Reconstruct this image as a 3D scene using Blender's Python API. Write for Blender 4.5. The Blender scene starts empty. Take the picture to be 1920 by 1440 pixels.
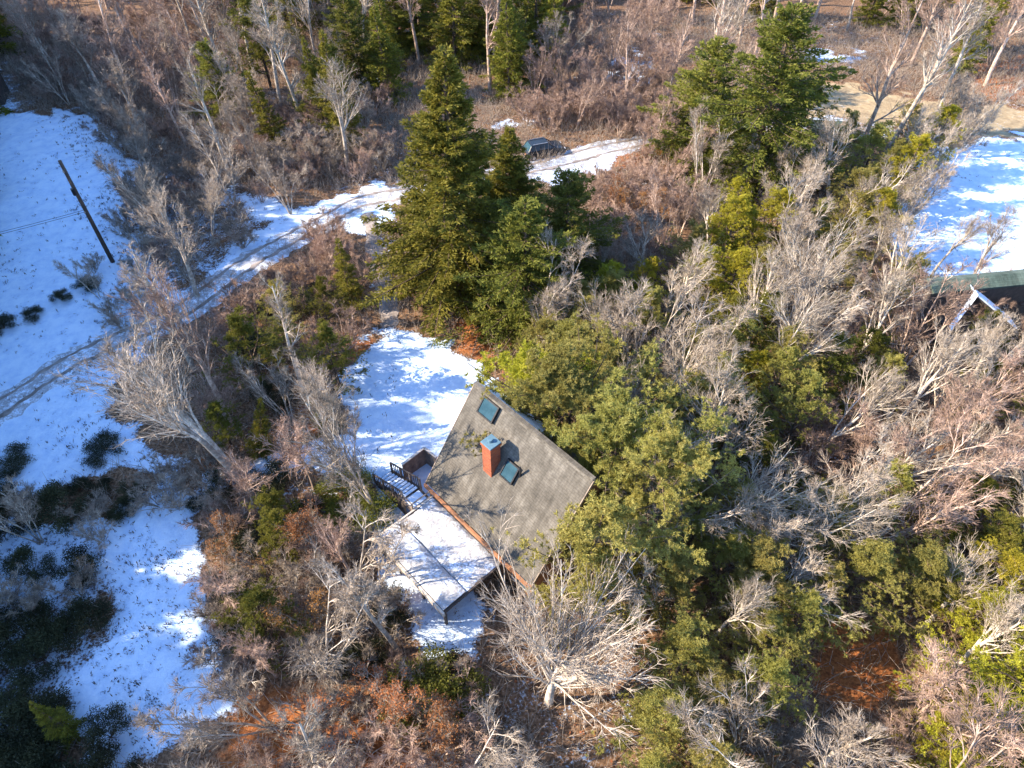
import bpy, math, random
import numpy as np
from mathutils import Vector, Matrix

# ------------------------------------------------------------------ camera, sky, sun, exposure
SC = bpy.context.scene
COL = SC.collection
CAM_H = 37.0
PITCH = math.radians(47)          # degrees below the horizon
FPX = 1280.0                      # focal length in photo pixels (photo is 1920 wide)
cam_d = bpy.data.cameras.new("camera"); cam_d.lens = 24; cam_d.sensor_width = 36
cam_d.clip_start = 0.5; cam_d.clip_end = 3000
cam = bpy.data.objects.new("camera", cam_d); COL.objects.link(cam)
cam.location = (0, 0, CAM_H); cam.rotation_euler = (math.pi/2 - PITCH, 0, 0)
SC.camera = cam

SUN_EL = math.radians(33)
SUN_DIR = math.radians(4)        # shadows run along +X, turned this much towards +Y
to_sun = Vector((-math.cos(SUN_EL)*math.cos(SUN_DIR), -math.cos(SUN_EL)*math.sin(SUN_DIR), math.sin(SUN_EL)))
world = bpy.data.worlds.new("World"); SC.world = world; world.use_nodes = True
wn = world.node_tree.nodes; wl = world.node_tree.links
bg = wn["Background"]; sky = wn.new("ShaderNodeTexSky"); sky.sky_type = 'NISHITA'
sky.sun_disc = False; sky.sun_elevation = SUN_EL
sky.sun_rotation = math.atan2(to_sun.x, to_sun.y)
sky.ozone_density = 6.0; sky.dust_density = 0.4; sky.air_density = 1.0
wl.new(sky.outputs[0], bg.inputs[0]); bg.inputs[1].default_value = 0.122
sun_d = bpy.data.lights.new("sun", 'SUN'); sun_d.energy = 3.2; sun_d.angle = math.radians(0.5)
sun_d.color = (1.0, 0.85, 0.66)
sun = bpy.data.objects.new("sun", sun_d); COL.objects.link(sun)
sun.rotation_euler = to_sun.to_track_quat('Z', 'Y').to_euler(); sun.location = (-60, -10, 60)
SC.view_settings.view_transform = 'Standard'; SC.view_settings.look = 'None'
SC.view_settings.gamma = 1.0; SC.view_settings.exposure = 2.2
try: SC.view_settings.use_curve_mapping = False
except Exception: pass
SC.cycles.max_bounces = 6; SC.cycles.diffuse_bounces = 3; SC.cycles.transparent_max_bounces = 4

# ------------------------------------------------------------------ geometry of the view
CT, ST = math.cos(PITCH), math.sin(PITCH)
def ray(px, py):
    x = (px-960)/FPX; v = -(py-720)/FPX
    return Vector((x, CT+v*ST, -ST+v*CT))
def gp(px, py, z=0.0):
    d = ray(px, py); t = (z-CAM_H)/d.z
    return Vector((d.x*t, d.y*t, z))
def proj(x, y, z):
    dep = y*CT + (CAM_H-z)*ST
    up = y*ST - (CAM_H-z)*CT
    return 960+FPX*x/dep, 720-FPX*up/dep
def proj_np(X, Y, Z=0.0):
    dep = Y*CT + (CAM_H-Z)*ST
    up = Y*ST - (CAM_H-Z)*CT
    return 960+FPX*X/dep, 720-FPX*up/dep
def inpoly(X, Y, poly):
    r = np.zeros(np.shape(X), bool); n = len(poly)
    for i in range(n):
        x0, y0 = poly[i]; x1, y1 = poly[(i+1) % n]
        if y0 == y1: continue
        c = ((y0 > Y) != (y1 > Y)) & (X < (x1-x0)*(Y-y0)/(y1-y0)+x0)
        r ^= c
    return r
def terrain(x, y):
    return 0.22*np.sin(x*0.13+1.3)*np.sin(y*0.11+0.4) + 0.10*np.sin(x*0.41+y*0.23) + 0.06*np.sin(x*0.9-y*0.7)

# ------------------------------------------------------------------ small helpers
def tag(o, label=None, cat=None, group=None, kind=None):
    if label: o['label'] = label
    if cat: o['category'] = cat
    if group: o['group'] = group
    if kind: o['kind'] = kind
    return o
def empty(name, loc=(0,0,0), rz=0.0):
    o = bpy.data.objects.new(name, None); COL.objects.link(o)
    o.location = loc; o.rotation_euler = (0, 0, rz); o.empty_display_size = .3
    return o
def np_mesh(name, V, F, mat, smooth=False):
    V = np.asarray(V, np.float32).reshape(-1, 3); F = np.asarray(F, np.int32)
    m, k = F.shape
    me = bpy.data.meshes.new(name)
    me.vertices.add(len(V)); me.vertices.foreach_set('co', V.ravel())
    me.loops.add(m*k); me.loops.foreach_set('vertex_index', F.ravel())
    me.polygons.add(m); me.polygons.foreach_set('loop_start', np.arange(m, dtype=np.int32)*k)
    me.update(calc_edges=True)
    if smooth: me.polygons.foreach_set('use_smooth', np.ones(m, bool))
    if mat: me.materials.append(mat)
    return me
def link(name, me, parent=None, loc=None):
    o = bpy.data.objects.new(name, me); COL.objects.link(o)
    if parent: o.parent = parent
    if loc is not None: o.location = loc
    return o
class MB:
    """collects boxes, bars and plates that become one mesh object"""
    def __init__(s): s.v = []; s.f = []
    def hexa(s, p):                     # p: 8 points, bottom 4 then top 4
        n = len(s.v); s.v += [tuple(q) for q in p]
        s.f += [tuple(n+i for i in q) for q in ((3,2,1,0),(4,5,6,7),(0,1,5,4),(1,2,6,5),(2,3,7,6),(3,0,4,7))]
    def box(s, x0, x1, y0, y1, z0, z1):
        s.hexa([(x0,y0,z0),(x1,y0,z0),(x1,y1,z0),(x0,y1,z0),(x0,y0,z1),(x1,y0,z1),(x1,y1,z1),(x0,y1,z1)])
    def bar(s, a, b, wd, ht):           # square bar from a to b
        a = Vector(a); b = Vector(b); d = (b-a).normalized()
        up = Vector((0,0,1)) if abs(d.z) < .95 else Vector((0,1,0))
        r = d.cross(up).normalized()*wd/2; u = r.cross(d).normalized()*ht/2
        s.hexa([a-r-u, a+r-u, b+r-u, b-r-u, a-r+u, a+r+u, b+r+u, b-r+u])
    def cyl(s, a, b, r0, r1, n=12):
        a = Vector(a); b = Vector(b); d = (b-a).normalized()
        up = Vector((0,0,1)) if abs(d.z) < .95 else Vector((0,1,0))
        r = d.cross(up).normalized(); u = r.cross(d).normalized(); k = len(s.v)
        for c, rr in ((a, r0), (b, r1)):
            for i in range(n):
                t = 2*math.pi*i/n; s.v.append(tuple(c+(r*math.cos(t)+u*math.sin(t))*rr))
        for i in range(n):
            j = (i+1) % n; s.f.append((k+i, k+j, k+n+j, k+n+i))
        s.f.append(tuple(k+i for i in reversed(range(n)))); s.f.append(tuple(k+n+i for i in range(n)))
    def build(s, name, mat, parent=None, bevel=0.0, smooth=False):
        me = bpy.data.meshes.new(name); me.from_pydata(s.v, [], s.f); me.materials.append(mat); me.update()
        o = link(name, me, parent)
        if smooth:
            for p in me.polygons: p.use_smooth = True
        if bevel:
            b = o.modifiers.new("bevel", 'BEVEL'); b.width = bevel; b.segments = 2
        return o

# ------------------------------------------------------------------ materials
def new_mat(name):
    m = bpy.data.materials.new(name); m.use_nodes = True
    nt = m.node_tree; b = nt.nodes["Principled BSDF"]
    return m, nt, b
def ramp(nt, fac, stops):
    r = nt.nodes.new("ShaderNodeValToRGB"); e = r.color_ramp.elements
    while len(e) > 1: e.remove(e[-1])
    e[0].position = stops[0][0]; e[0].color = (*stops[0][1], 1)
    for p, c in stops[1:]:
        q = e.new(p); q.color = (*c, 1)
    nt.links.new(fac, r.inputs[0]); return r.outputs[0]
def noise(nt, scale, detail=4, rough=.6, vec=None, dist=0):
    n = nt.nodes.new("ShaderNodeTexNoise"); n.inputs["Scale"].default_value = scale
    n.inputs["Detail"].default_value = detail; n.inputs["Roughness"].default_value = rough
    n.inputs["Distortion"].default_value = dist
    if vec is None:
        g = nt.nodes.new("ShaderNodeNewGeometry"); vec = g.outputs["Position"]
    nt.links.new(vec, n.inputs["Vector"]); return n.outputs[0]
def mixc(nt, f, a, b, blend='MIX'):
    m = nt.nodes.new("ShaderNodeMix"); m.data_type = 'RGBA'; m.blend_type = blend
    for s, v in ((0, f), (6, a), (7, b)):
        if isinstance(v, (int, float)): m.inputs[s].default_value = v
        elif isinstance(v, tuple): m.inputs[s].default_value = (*v, 1)
        else: nt.links.new(v, m.inputs[s])
    return m.outputs[2]
def mth(nt, op, a, b=None, clamp=False):
    m = nt.nodes.new("ShaderNodeMath"); m.operation = op; m.use_clamp = clamp
    for i, v in ((0, a), (1, b)):
        if v is None: continue
        if isinstance(v, (int, float)): m.inputs[i].default_value = v
        else: nt.links.new(v, m.inputs[i])
    return m.outputs[0]
def bump(nt, b, h, strength, dist):
    n = nt.nodes.new("ShaderNodeBump"); n.inputs["Strength"].default_value = strength
    n.inputs["Distance"].default_value = dist
    nt.links.new(h, n.inputs["Height"]); nt.links.new(n.outputs[0], b.inputs["Normal"])
def objcoord(nt):
    return nt.nodes.new("ShaderNodeTexCoord").outputs["Object"]
def simple(name, c0, c1, scale=3, rough=.8, bmp=.3, bd=.02, metal=0):
    m, nt, b = new_mat(name); v = objcoord(nt)
    n = noise(nt, scale, 6, .65, v)
    nt.links.new(ramp(nt, n, [(.3, c0), (.7, c1)]), b.inputs["Base Color"])
    b.inputs["Roughness"].default_value = rough; b.inputs["Metallic"].default_value = metal
    if bmp: bump(nt, b, noise(nt, scale*5, 4, .6, v), bmp, bd)
    return m
def bark_mat(name, c0, c1, var=.35):
    m, nt, b = new_mat(name); v = objcoord(nt)
    oi = nt.nodes.new("ShaderNodeObjectInfo")
    n = noise(nt, 3.2, 6, .8, v)
    col = ramp(nt, n, [(.36, tuple(c*.55 for c in c0)), (.46, c0), (.66, c1)])
    hsv = nt.nodes.new("ShaderNodeHueSaturation"); nt.links.new(col, hsv.inputs["Color"])
    nt.links.new(mth(nt, 'ADD', mth(nt, 'MULTIPLY', oi.outputs["Random"], var*2), 1-var), hsv.inputs["Value"])
    nt.links.new(hsv.outputs[0], b.inputs["Base Color"]); b.inputs["Roughness"].default_value = .85
    b.inputs["Specular IOR Level"].default_value = .2
    return m
def leaf_mat(name, c0, c1, c2, var=.3, trans=.35, hue=.014):
    m, nt, b = new_mat(name); v = objcoord(nt)
    oi = nt.nodes.new("ShaderNodeObjectInfo")
    n = noise(nt, .9, 6, .75, v)
    col = ramp(nt, n, [(.3, c0), (.5, c1), (.7, c2)])
    hsv = nt.nodes.new("ShaderNodeHueSaturation"); nt.links.new(col, hsv.inputs["Color"])
    nt.links.new(mth(nt, 'ADD', mth(nt, 'MULTIPLY', oi.outputs["Random"], var*2), 1-var), hsv.inputs["Value"])
    fr = mth(nt, 'FRACT', mth(nt, 'MULTIPLY', oi.outputs["Random"], 7.31))
    nt.links.new(mth(nt, 'ADD', mth(nt, 'MULTIPLY', fr, hue*2), .5-hue), hsv.inputs["Hue"])
    nt.links.new(hsv.outputs[0], b.inputs["Base Color"]); b.inputs["Roughness"].default_value = .7
    b.inputs["Specular IOR Level"].default_value = .25
    t = nt.nodes.new("ShaderNodeBsdfTranslucent"); nt.links.new(hsv.outputs[0], t.inputs[0])
    mx = nt.nodes.new("ShaderNodeMixShader"); mx.inputs[0].default_value = trans
    out = nt.nodes["Material Output"]
    nt.links.new(b.outputs[0], mx.inputs[1]); nt.links.new(t.outputs[0], mx.inputs[2]); nt.links.new(mx.outputs[0], out.inputs[0])
    return m

M = {}
M['bark_grey'] = bark_mat('bark_grey', (.33,.28,.23), (.70,.62,.52))
M['bark_pale'] = bark_mat('bark_pale', (.46,.39,.31), (.76,.67,.55), .15)
M['bark_pink'] = bark_mat('bark_pink', (.33,.235,.18), (.68,.52,.42))
M['bark_brown'] = bark_mat('bark_brown', (.09,.065,.045), (.24,.17,.12))
M['twig_grey'] = bark_mat('twigs_grey', (.25,.20,.155), (.54,.45,.36))
M['twig_pale'] = bark_mat('twigs_pale', (.26,.21,.165), (.50,.43,.34), .2)
M['twig_pink'] = bark_mat('twigs_pink', (.25,.165,.125), (.54,.39,.305))
M['leaf_spruce'] = leaf_mat('needles_spruce', (.065,.072,.012), (.17,.165,.02), (.34,.30,.042), .1, .4)
M['leaf_hemlock'] = leaf_mat('needles_hemlock', (.07,.082,.014), (.16,.162,.024), (.28,.26,.05), .2, .4)
M['leaf_pine'] = leaf_mat('needles_pine', (.17,.16,.038), (.33,.30,.075), (.47,.42,.14), .18, .45)
M['leaf_yellow'] = leaf_mat('needles_yellow', (.19,.175,.016), (.34,.31,.026), (.50,.44,.06), .15, .4)
M['leaf_dark'] = leaf_mat('leaves_dark', (.014,.018,.010), (.045,.05,.02), (.11,.105,.045), .3, .25)
M['leaf_oak'] = leaf_mat('dry_oak_leaves', (.16,.065,.022), (.30,.13,.045), (.42,.20,.075), .25)

def ground_material():
    m, nt, b = new_mat('ground_cover')
    def attr(n):
        a = nt.nodes.new("ShaderNodeAttribute"); a.attribute_name = n; return a.outputs["Fac"]
    big = noise(nt, .22, 5, .6); mid = noise(nt, 1.1, 6, .7); fine = noise(nt, 5.5, 6, .75); grit = noise(nt, 17, 3, .7)
    litter = ramp(nt, fine, [(.32, (.035,.022,.015)), (.46, (.13,.075,.042)), (.58, (.27,.16,.09)), (.72, (.42,.31,.22))])
    orange = ramp(nt, fine, [(.3, (.09,.030,.012)), (.5, (.30,.105,.032)), (.7, (.50,.21,.075))])
    lawn = ramp(nt, mid, [(.3, (.20,.145,.085)), (.55, (.36,.27,.155)), (.75, (.46,.38,.25))])
    of = mth(nt, 'MULTIPLY', mth(nt, 'SUBTRACT', mth(nt, 'ADD', attr("rust"), mth(nt, 'MULTIPLY', mid, .9)), .75), 5, True)
    base = mixc(nt, of, litter, orange)
    lf = mth(nt, 'MULTIPLY', mth(nt, 'SUBTRACT', mth(nt, 'ADD', attr("lawn"), mth(nt, 'MULTIPLY', mid, .5)), .75), 6, True)
    base = mixc(nt, lf, base, lawn)
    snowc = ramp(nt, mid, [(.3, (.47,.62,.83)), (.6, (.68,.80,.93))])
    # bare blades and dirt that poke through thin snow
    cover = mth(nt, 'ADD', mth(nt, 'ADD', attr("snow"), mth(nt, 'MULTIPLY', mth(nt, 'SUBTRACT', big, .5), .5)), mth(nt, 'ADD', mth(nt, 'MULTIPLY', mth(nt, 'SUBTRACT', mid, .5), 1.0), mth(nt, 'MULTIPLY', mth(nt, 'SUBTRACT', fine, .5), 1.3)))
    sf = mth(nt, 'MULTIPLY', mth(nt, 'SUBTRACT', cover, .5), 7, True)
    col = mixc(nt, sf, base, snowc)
    nt.links.new(col, b.inputs["Base Color"]); b.inputs["Roughness"].default_value = .85
    b.inputs["Specular IOR Level"].default_value = .2
    h = mth(nt, 'ADD', mth(nt, 'MULTIPLY', fine, .6), mth(nt, 'MULTIPLY', mth(nt, 'ADD', grit, sf), .35))
    bump(nt, b, h, .8, .12)
    return m
M['ground'] = ground_material()
def snow_material(name, thin=0.0):
    m, nt, b = new_mat(name)
    mid = noise(nt, 1.6, 6, .7); fine = noise(nt, 7, 5, .7)
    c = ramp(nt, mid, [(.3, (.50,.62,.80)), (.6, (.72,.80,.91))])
    if thin:
        under = ramp(nt, fine, [(.35, (.26,.26,.27)), (.65, (.46,.46,.47))])
        f = mth(nt, 'MULTIPLY', mth(nt, 'SUBTRACT', mth(nt, 'ADD', mid, mth(nt, 'MULTIPLY', fine, .6)), thin), 7, True)
        c = mixc(nt, f, under, c)
    nt.links.new(c, b.inputs["Base Color"]); b.inputs["Roughness"].default_value = .7
    bump(nt, b, mth(nt, 'ADD', mid, mth(nt, 'MULTIPLY', fine, .4)), .6, .12)
    return m
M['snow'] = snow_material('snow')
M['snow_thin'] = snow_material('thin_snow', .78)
M['rut'] = simple('muddy_rut_and_shade', (.075,.06,.05), (.40,.34,.30), .7, .8, .5, .04)  # mud of the wheel ruts; also the painted shade on the lane
def shingle_mat(name, c0, c1, c2):
    m, nt, b = new_mat(name); v = objcoord(nt)
    br = nt.nodes.new("ShaderNodeTexBrick"); br.inputs["Scale"].default_value = 1
    br.inputs["Brick Width"].default_value = .32; br.inputs["Row Height"].default_value = .15
    br.inputs["Mortar Size"].default_value = .012; br.inputs["Color1"].default_value = (.72,.72,.72,1); br.inputs["Color2"].default_value = (1,1,1,1)
    br.inputs["Mortar"].default_value = (.25,.25,.25,1); nt.links.new(v, br.inputs["Vector"])
    n = noise(nt, .8, 7, .72, v); n2 = noise(nt, 6, 4, .7, v)
    col = ramp(nt, n, [(.3, c0), (.5, c1), (.7, c2)])
    mp = nt.nodes.new("ShaderNodeMapping"); mp.inputs["Scale"].default_value = (2.2, .28, 1); nt.links.new(v, mp.inputs["Vector"])
    st = noise(nt, 1.3, 6, .7, mp.outputs[0])
    col = mixc(nt, .8, col, ramp(nt, st, [(.35, (.45,.44,.42)), (.62, (1.0,1.0,1.0))]), 'MULTIPLY')
    col = mixc(nt, .45, col, br.outputs[0], 'MULTIPLY')
    col = mixc(nt, mth(nt, 'MULTIPLY', mth(nt, 'SUBTRACT', n2, .62), 5, True), col, (.11,.08,.045))
    nt.links.new(col, b.inputs["Base Color"]); b.inputs["Roughness"].default_value = .9
    bump(nt, b, mth(nt, 'ADD', br.outputs[1], n2), .5, .02)
    return m
M['shingle'] = shingle_mat('weathered_shingles', (.065,.058,.047), (.125,.112,.092), (.215,.197,.168))
M['shingle_green'] = shingle_mat('green_shingles', (.045,.075,.055), (.09,.13,.10), (.15,.19,.15))
M['siding'] = simple('brown_siding', (.20,.085,.035), (.40,.18,.08), 2.5, .7)
M['teal'] = simple('teal_metal', (.06,.12,.16), (.13,.22,.27), 2.5, .5, .2, .01)
M['wood'] = simple('weathered_wood', (.13,.10,.08), (.34,.27,.21), 3, .8)
M['wood_dark'] = simple('dark_wood', (.035,.028,.025), (.10,.075,.06), 3, .8)
M['fascia'] = simple('pale_fascia', (.42,.37,.31), (.62,.56,.49), 3, .6)
M['glass'] = simple('skylight_glass', (.02,.05,.07), (.04,.09,.12), 2, .08, 0)
M['metal_dark'] = simple('dark_metal', (.02,.02,.022), (.05,.05,.055), 4, .35, .1, .01, .6)
M['paint_dark'] = simple('dark_car_paint', (.010,.014,.018), (.022,.028,.034), 1, .25, 0)
M['tyre'] = simple('rubber', (.012,.012,.012), (.03,.03,.03), 5, .9)
M['rim'] = simple('wheel_rim', (.3,.3,.31), (.5,.5,.5), 5, .4, 0, 0, .8)
M['lamp'] = simple('lamp_glass', (.4,.4,.42), (.6,.6,.6), 5, .2, 0)
M['pole'] = simple('pole_wood', (.030,.022,.018), (.10,.065,.045), 2, .85)
M['stone'] = simple('field_stone', (.16,.15,.14), (.38,.35,.32), 2, .9, .6, .05)
def brick_mat():
    m, nt, b = new_mat('red_brick'); v = objcoord(nt)
    br = nt.nodes.new("ShaderNodeTexBrick"); br.inputs["Scale"].default_value = 1
    br.inputs["Brick Width"].default_value = .21; br.inputs["Row Height"].default_value = .075; br.inputs["Mortar Size"].default_value = .008
    br.inputs["Color1"].default_value = (.20,.034,.010,1); br.inputs["Color2"].default_value = (.40,.085,.022,1); br.inputs["Mortar"].default_value = (.20,.13,.09,1)
    mp = nt.nodes.new("ShaderNodeMapping"); mp.inputs["Rotation"].default_value = (math.pi/2, 0, 0)
    s = nt.nodes.new("ShaderNodeSeparateXYZ"); nt.links.new(v, s.inputs[0]); c = nt.nodes.new("ShaderNodeCombineXYZ")
    nt.links.new(mth(nt, 'ADD', s.outputs[0], s.outputs[1]), c.inputs[0]); nt.links.new(s.outputs[2], c.inputs[1])
    nt.links.new(c.outputs[0], br.inputs["Vector"])
    nt.links.new(br.outputs[0], b.inputs["Base Color"]); b.inputs["Roughness"].default_value = .85
    bump(nt, b, br.outputs[1], -.4, .01)
    return m
M['brick'] = brick_mat()

# ------------------------------------------------------------------ the ground sheet
X0, X1, Y0, Y1, ST_ = -110.0, 110.0, -6.0, 150.0, 0.3
nx = int((X1-X0)/ST_)+1; ny = int((Y1-Y0)/ST_)+1
gx, gy = np.meshgrid(np.linspace(X0, X1, nx), np.linspace(Y0, Y1, ny))
gz = terrain(gx, gy)
PX, PY = proj_np(gx, gy, 0.0)
WX = 1.1*np.sin(gx*1.3+2*np.sin(gy*.9))+.8*np.sin(gx*2.9-gy*2.1)+.5*np.sin(gx*5.3+gy*4.1)
WY = 1.1*np.sin(gy*1.1+2*np.sin(gx*.8)+1)+.8*np.sin(gy*3.1+gx*1.7)+.5*np.sin(gy*5.9-gx*4.7)
PXW, PYW = PX+WX*11, PY+WY*8
def blur(a, k):
    for _ in range(k):
        a = (a + np.roll(a, 1, 0) + np.roll(a, -1, 0) + np.roll(a, 1, 1) + np.roll(a, -1, 1))/5
    return a
SNOW = [  # (polygon in photo pixels, projected on the ground; cover)
    ([(-600,150),(60,215),(190,205),(260,300),(240,420),(330,560),(420,520),(300,650),(240,700),(190,740),(290,840),(300,870),(210,890),(120,905),(0,940),(-700,1000)], .86),
    ([(200,1010),(250,960),(380,900),(385,1080),(430,1250),(440,1340),(240,1440),(190,1600),(150,1440),(120,1250),(180,1230),(220,1120),(180,1040)], .84),
    ([(380,860),(250,850),(300,900),(200,960),(60,990),(0,960),(-300,1000),(-300,1150),(60,1130),(200,1120)], .70),
    ([(640,680),(690,640),(730,620),(790,622),(860,655),(900,690),(960,760),(960,900),(850,1000),(740,1000),(690,900),(640,900),(650,760)], .97),
    ([(450,880),(520,850),(660,822),(700,830),(700,900),(560,880),(470,905)], .85),
    ([(690,960),(760,960),(900,1100),(900,1260),(800,1230),(740,1140),(700,1060)], .80),
    ([(380,520),(480,430),(600,380),(740,330),(740,430),(690,440),(600,425),(450,540)], .85),
    ([(700,430),(742,430),(742,640),(700,640)], .50),  # lane snow thinned so darker ground paints the shade there
    ([(395,355),(470,368),(570,385),(640,380),(620,420),(560,440),(480,400)], .85),
    ([(940,350),(1020,305),(1110,280),(1180,270),(1150,320),(1020,350)], .85),
    ([(930,215),(1030,215),(1060,190),(1040,235),(930,250)], .7),
    ([(1700,290),(1830,262),(2300,240),(2300,520),(1740,540),(1680,530),(1670,430),(1720,360)], .97),
    ([(1490,215),(1600,220),(1590,240),(1500,240)], .7),
    ([(1130,95),(1240,100),(1220,170),(1150,170)], .62),
    ([(560,80),(760,80),(700,190),(580,180)], .5),
    ([(260,300),(560,360),(330,560),(230,440)], .52),
    ([(1480,90),(1640,90),(1600,130),(1500,120)], .62),
    ([(-900,-200),(0,60),(60,215),(-900,300)], .55),
    ([(-300,1000),(60,1000),(190,1040),(180,1250),(120,1440),(-300,1440)], .60),
]
LAWN = [([(1480,130),(1640,165),(1760,190),(1800,260),(1600,235),(1480,225)], 1), ([(1820,195),(2300,190),(2300,262),(1830,262),(1780,240)], .8)]
RUST = [([(430,240),(600,250),(700,300),(560,370),(430,340)], .28), ([(1030,180),(1240,190),(1240,300),(1200,330),(1120,320),(1170,280),(1040,250)], .3),
        ([(1110,290),(1180,280),(1200,300),(1120,315)], 1), ([(830,600),(900,590),(960,690),(900,700),(860,640)], .8),
        ([(1540,1170),(1660,1160),(1700,1300),(1600,1330),(1530,1300)], 1), ([(780,1020),(900,1150),(880,1260),(760,1120)], .7), ([(420,1270),(780,1300),(820,1500),(400,1500)], .62),
        ([(1830,110),(1960,110),(1960,190),(1850,190)], .9), ([(560,720),(620,720),(620,880),(520,880)], .6), ([(340,850),(420,830),(470,880),(400,890)], .7),
        ([(650,600),(700,600),(690,690),(650,690)], .8), ([(40,100),(140,100),(140,150),(60,150)], .6)]
def paint(defs, k):
    a = np.zeros(gx.shape)
    for p, v in defs: a = np.maximum(a, inpoly(PXW, PYW, p)*v)
    return blur(a, k)
a_snow, a_lawn, a_rust = paint(SNOW, 3), paint(LAWN, 4), paint(RUST, 12)
# a faint mix of old snow patches inside the woods
a_snow = np.maximum(a_snow, .30 + .12*np.sin(gx*.21+1)*np.sin(gy*.17))
gzz = gz + np.where(a_snow > .5, .05, 0) + 0.04*np.sin(gx*2.1+3*np.sin(gy*.8))*np.cos(gy*1.7)
idx = np.arange(nx*ny).reshape(ny, nx)
quads = np.stack([idx[:-1,:-1], idx[:-1,1:], idx[1:,1:], idx[1:,:-1]], -1).reshape(-1, 4)
qs = a_snow[:-1,:-1].ravel(); ql = a_lawn[:-1,:-1].ravel()
sel_s = qs > .5; sel_l = (~sel_s) & (ql > .4); sel_g = ~(sel_s | sel_l)
allV = np.stack([gx, gy, gzz], -1).reshape(-1, 3)
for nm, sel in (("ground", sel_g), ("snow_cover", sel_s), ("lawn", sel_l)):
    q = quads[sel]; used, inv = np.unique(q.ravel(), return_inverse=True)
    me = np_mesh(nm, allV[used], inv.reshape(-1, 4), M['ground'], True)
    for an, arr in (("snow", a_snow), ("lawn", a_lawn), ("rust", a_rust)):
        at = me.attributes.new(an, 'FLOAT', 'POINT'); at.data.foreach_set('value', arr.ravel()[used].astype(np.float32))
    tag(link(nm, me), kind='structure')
# the land beyond, out to the horizon
mb = MB(); R_ = 2500
for x0, x1, y0, y1 in ((-R_, X0+.5, -R_, R_), (X1-.5, R_, -R_, R_), (X0+.5, X1-.5, Y1-.5, R_), (X0+.5, X1-.5, -R_, Y0+.5)):
    mb.box(x0, x1, y0, y1, -1.5, -.45)
tag(mb.build("terrain", M['ground']), kind='structure')

# driveway: snowy strip with two worn wheel ruts
def poly_interp(pts, step=.5):
    P = [Vector((p.x, p.y, 0)) for p in pts]; out = []
    for i in range(len(P)-1):
        p0 = P[max(i-1, 0)]; p1 = P[i]; p2 = P[i+1]; p3 = P[min(i+2, len(P)-1)]
        n = max(2, int((p2-p1).length/step))
        for k in range(n):
            t = k/n
            out.append(.5*((2*p1)+(p2-p0)*t+(2*p0-5*p1+4*p2-p3)*t*t+(3*p1-p0-3*p2+p3)*t**3))
    out.append(P[-1]); return out
def strip(name, path, off, wd, lift, mat, parent=None, jitter=.0, kind='structure'):
    V = []; F = []; rng = random.Random(name+str(off)); n = len(path)
    nc = 5
    for i, p in enumerate(path):
        d = (path[min(i+1, n-1)]-path[max(i-1, 0)]).normalized(); r = Vector((d.y, -d.x, 0))
        jl = rng.uniform(-jitter, jitter); jr = rng.uniform(-jitter, jitter)
        for c in range(nc):
            s = off - wd/2 - jl + (wd+jl+jr)*c/(nc-1); q = p + r*s
            e = -.10 if c in (0, nc-1) else 0
            V.append((q.x, q.y, float(terrain(q.x, q.y)) + lift + e))
    for i in range(n-1):
        for c in range(nc-1):
            a = i*nc+c; F.append((a, a+1, a+1+nc, a+nc))
    o = link(name, np_mesh(name, V, F, mat, True), parent)
    if kind and not parent: o['kind'] = kind
    return o
drive = poly_interp([gp(-420,1010), gp(-160,870), gp(0,765), gp(140,680), gp(330,592), gp(480,490), gp(600,418), gp(700,375), gp(860,350), gp(1010,318), gp(1110,290), gp(1240,262), gp(1420,240), gp(1700,250)])
dr = strip("driveway", drive, 0, 3.5, .13, M['snow_thin'], jitter=.22)
strip("wheel_rut", drive, -.8, .55, .155, M['rut'], dr, .16)
strip("wheel_rut", drive, .8, .55, .155, M['rut'], dr, .16)
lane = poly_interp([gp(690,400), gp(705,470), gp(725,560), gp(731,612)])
ln = strip("lane", lane, 0, 1.5, .12, M['rut'], jitter=.25)  # dark colour stands in for the tree shade over the lane

pth = poly_interp([gp(380,905), gp(460,885), gp(560,855), gp(650,832), gp(700,850)])
strip("path", pth, 0, 1.6, .12, M['snow'], jitter=.15)

# ------------------------------------------------------------------ tree meshes
def nrm(a): return a/np.maximum(np.linalg.norm(a, axis=-1, keepdims=True), 1e-9)
def tubes(P0, P1, R0, R1, n):
    d = nrm(P1-P0); ref = np.where(np.abs(d[:, 2:3]) < .9, np.array([[0, 0, 1.]]), np.array([[1., 0, 0]]))
    a = nrm(np.cross(d, ref)); b = np.cross(d, a)
    t = np.arange(n)*2*np.pi/n
    ring = a[:, None]*np.cos(t)[None, :, None] + b[:, None]*np.sin(t)[None, :, None]
    V = np.stack([P0[:, None]+ring*R0[:, None, None], P1[:, None]+ring*R1[:, None, None]], 1)
    m = len(P0); base = (np.arange(m)*2*n)[:, None]; i = np.arange(n)[None]; j = (i+1) % n
    F = np.stack([base+i, base+j, base+n+j, base+n+i], -1)
    return V.reshape(-1, 3), F.reshape(-1, 4)
def blades(P, D, L, W, rng):
    """flat diamond shaped needle sprays / leaves"""
    D = nrm(D); r = rng.normal(size=D.shape); s = nrm(np.cross(D, r))
    L = L[:, None]; W = W[:, None]
    V = np.stack([P, P+D*L*.45+s*W, P+D*L, P+D*L*.45-s*W], 1)
    F = np.arange(len(P)*4).reshape(-1, 4)
    return V.reshape(-1, 3), F
def join(parts):
    Vs = []; Fs = []; n = 0
    for V, F in parts: Vs.append(V); Fs.append(F+n); n += len(V)
    return np.concatenate(Vs), np.concatenate(Fs)
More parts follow.
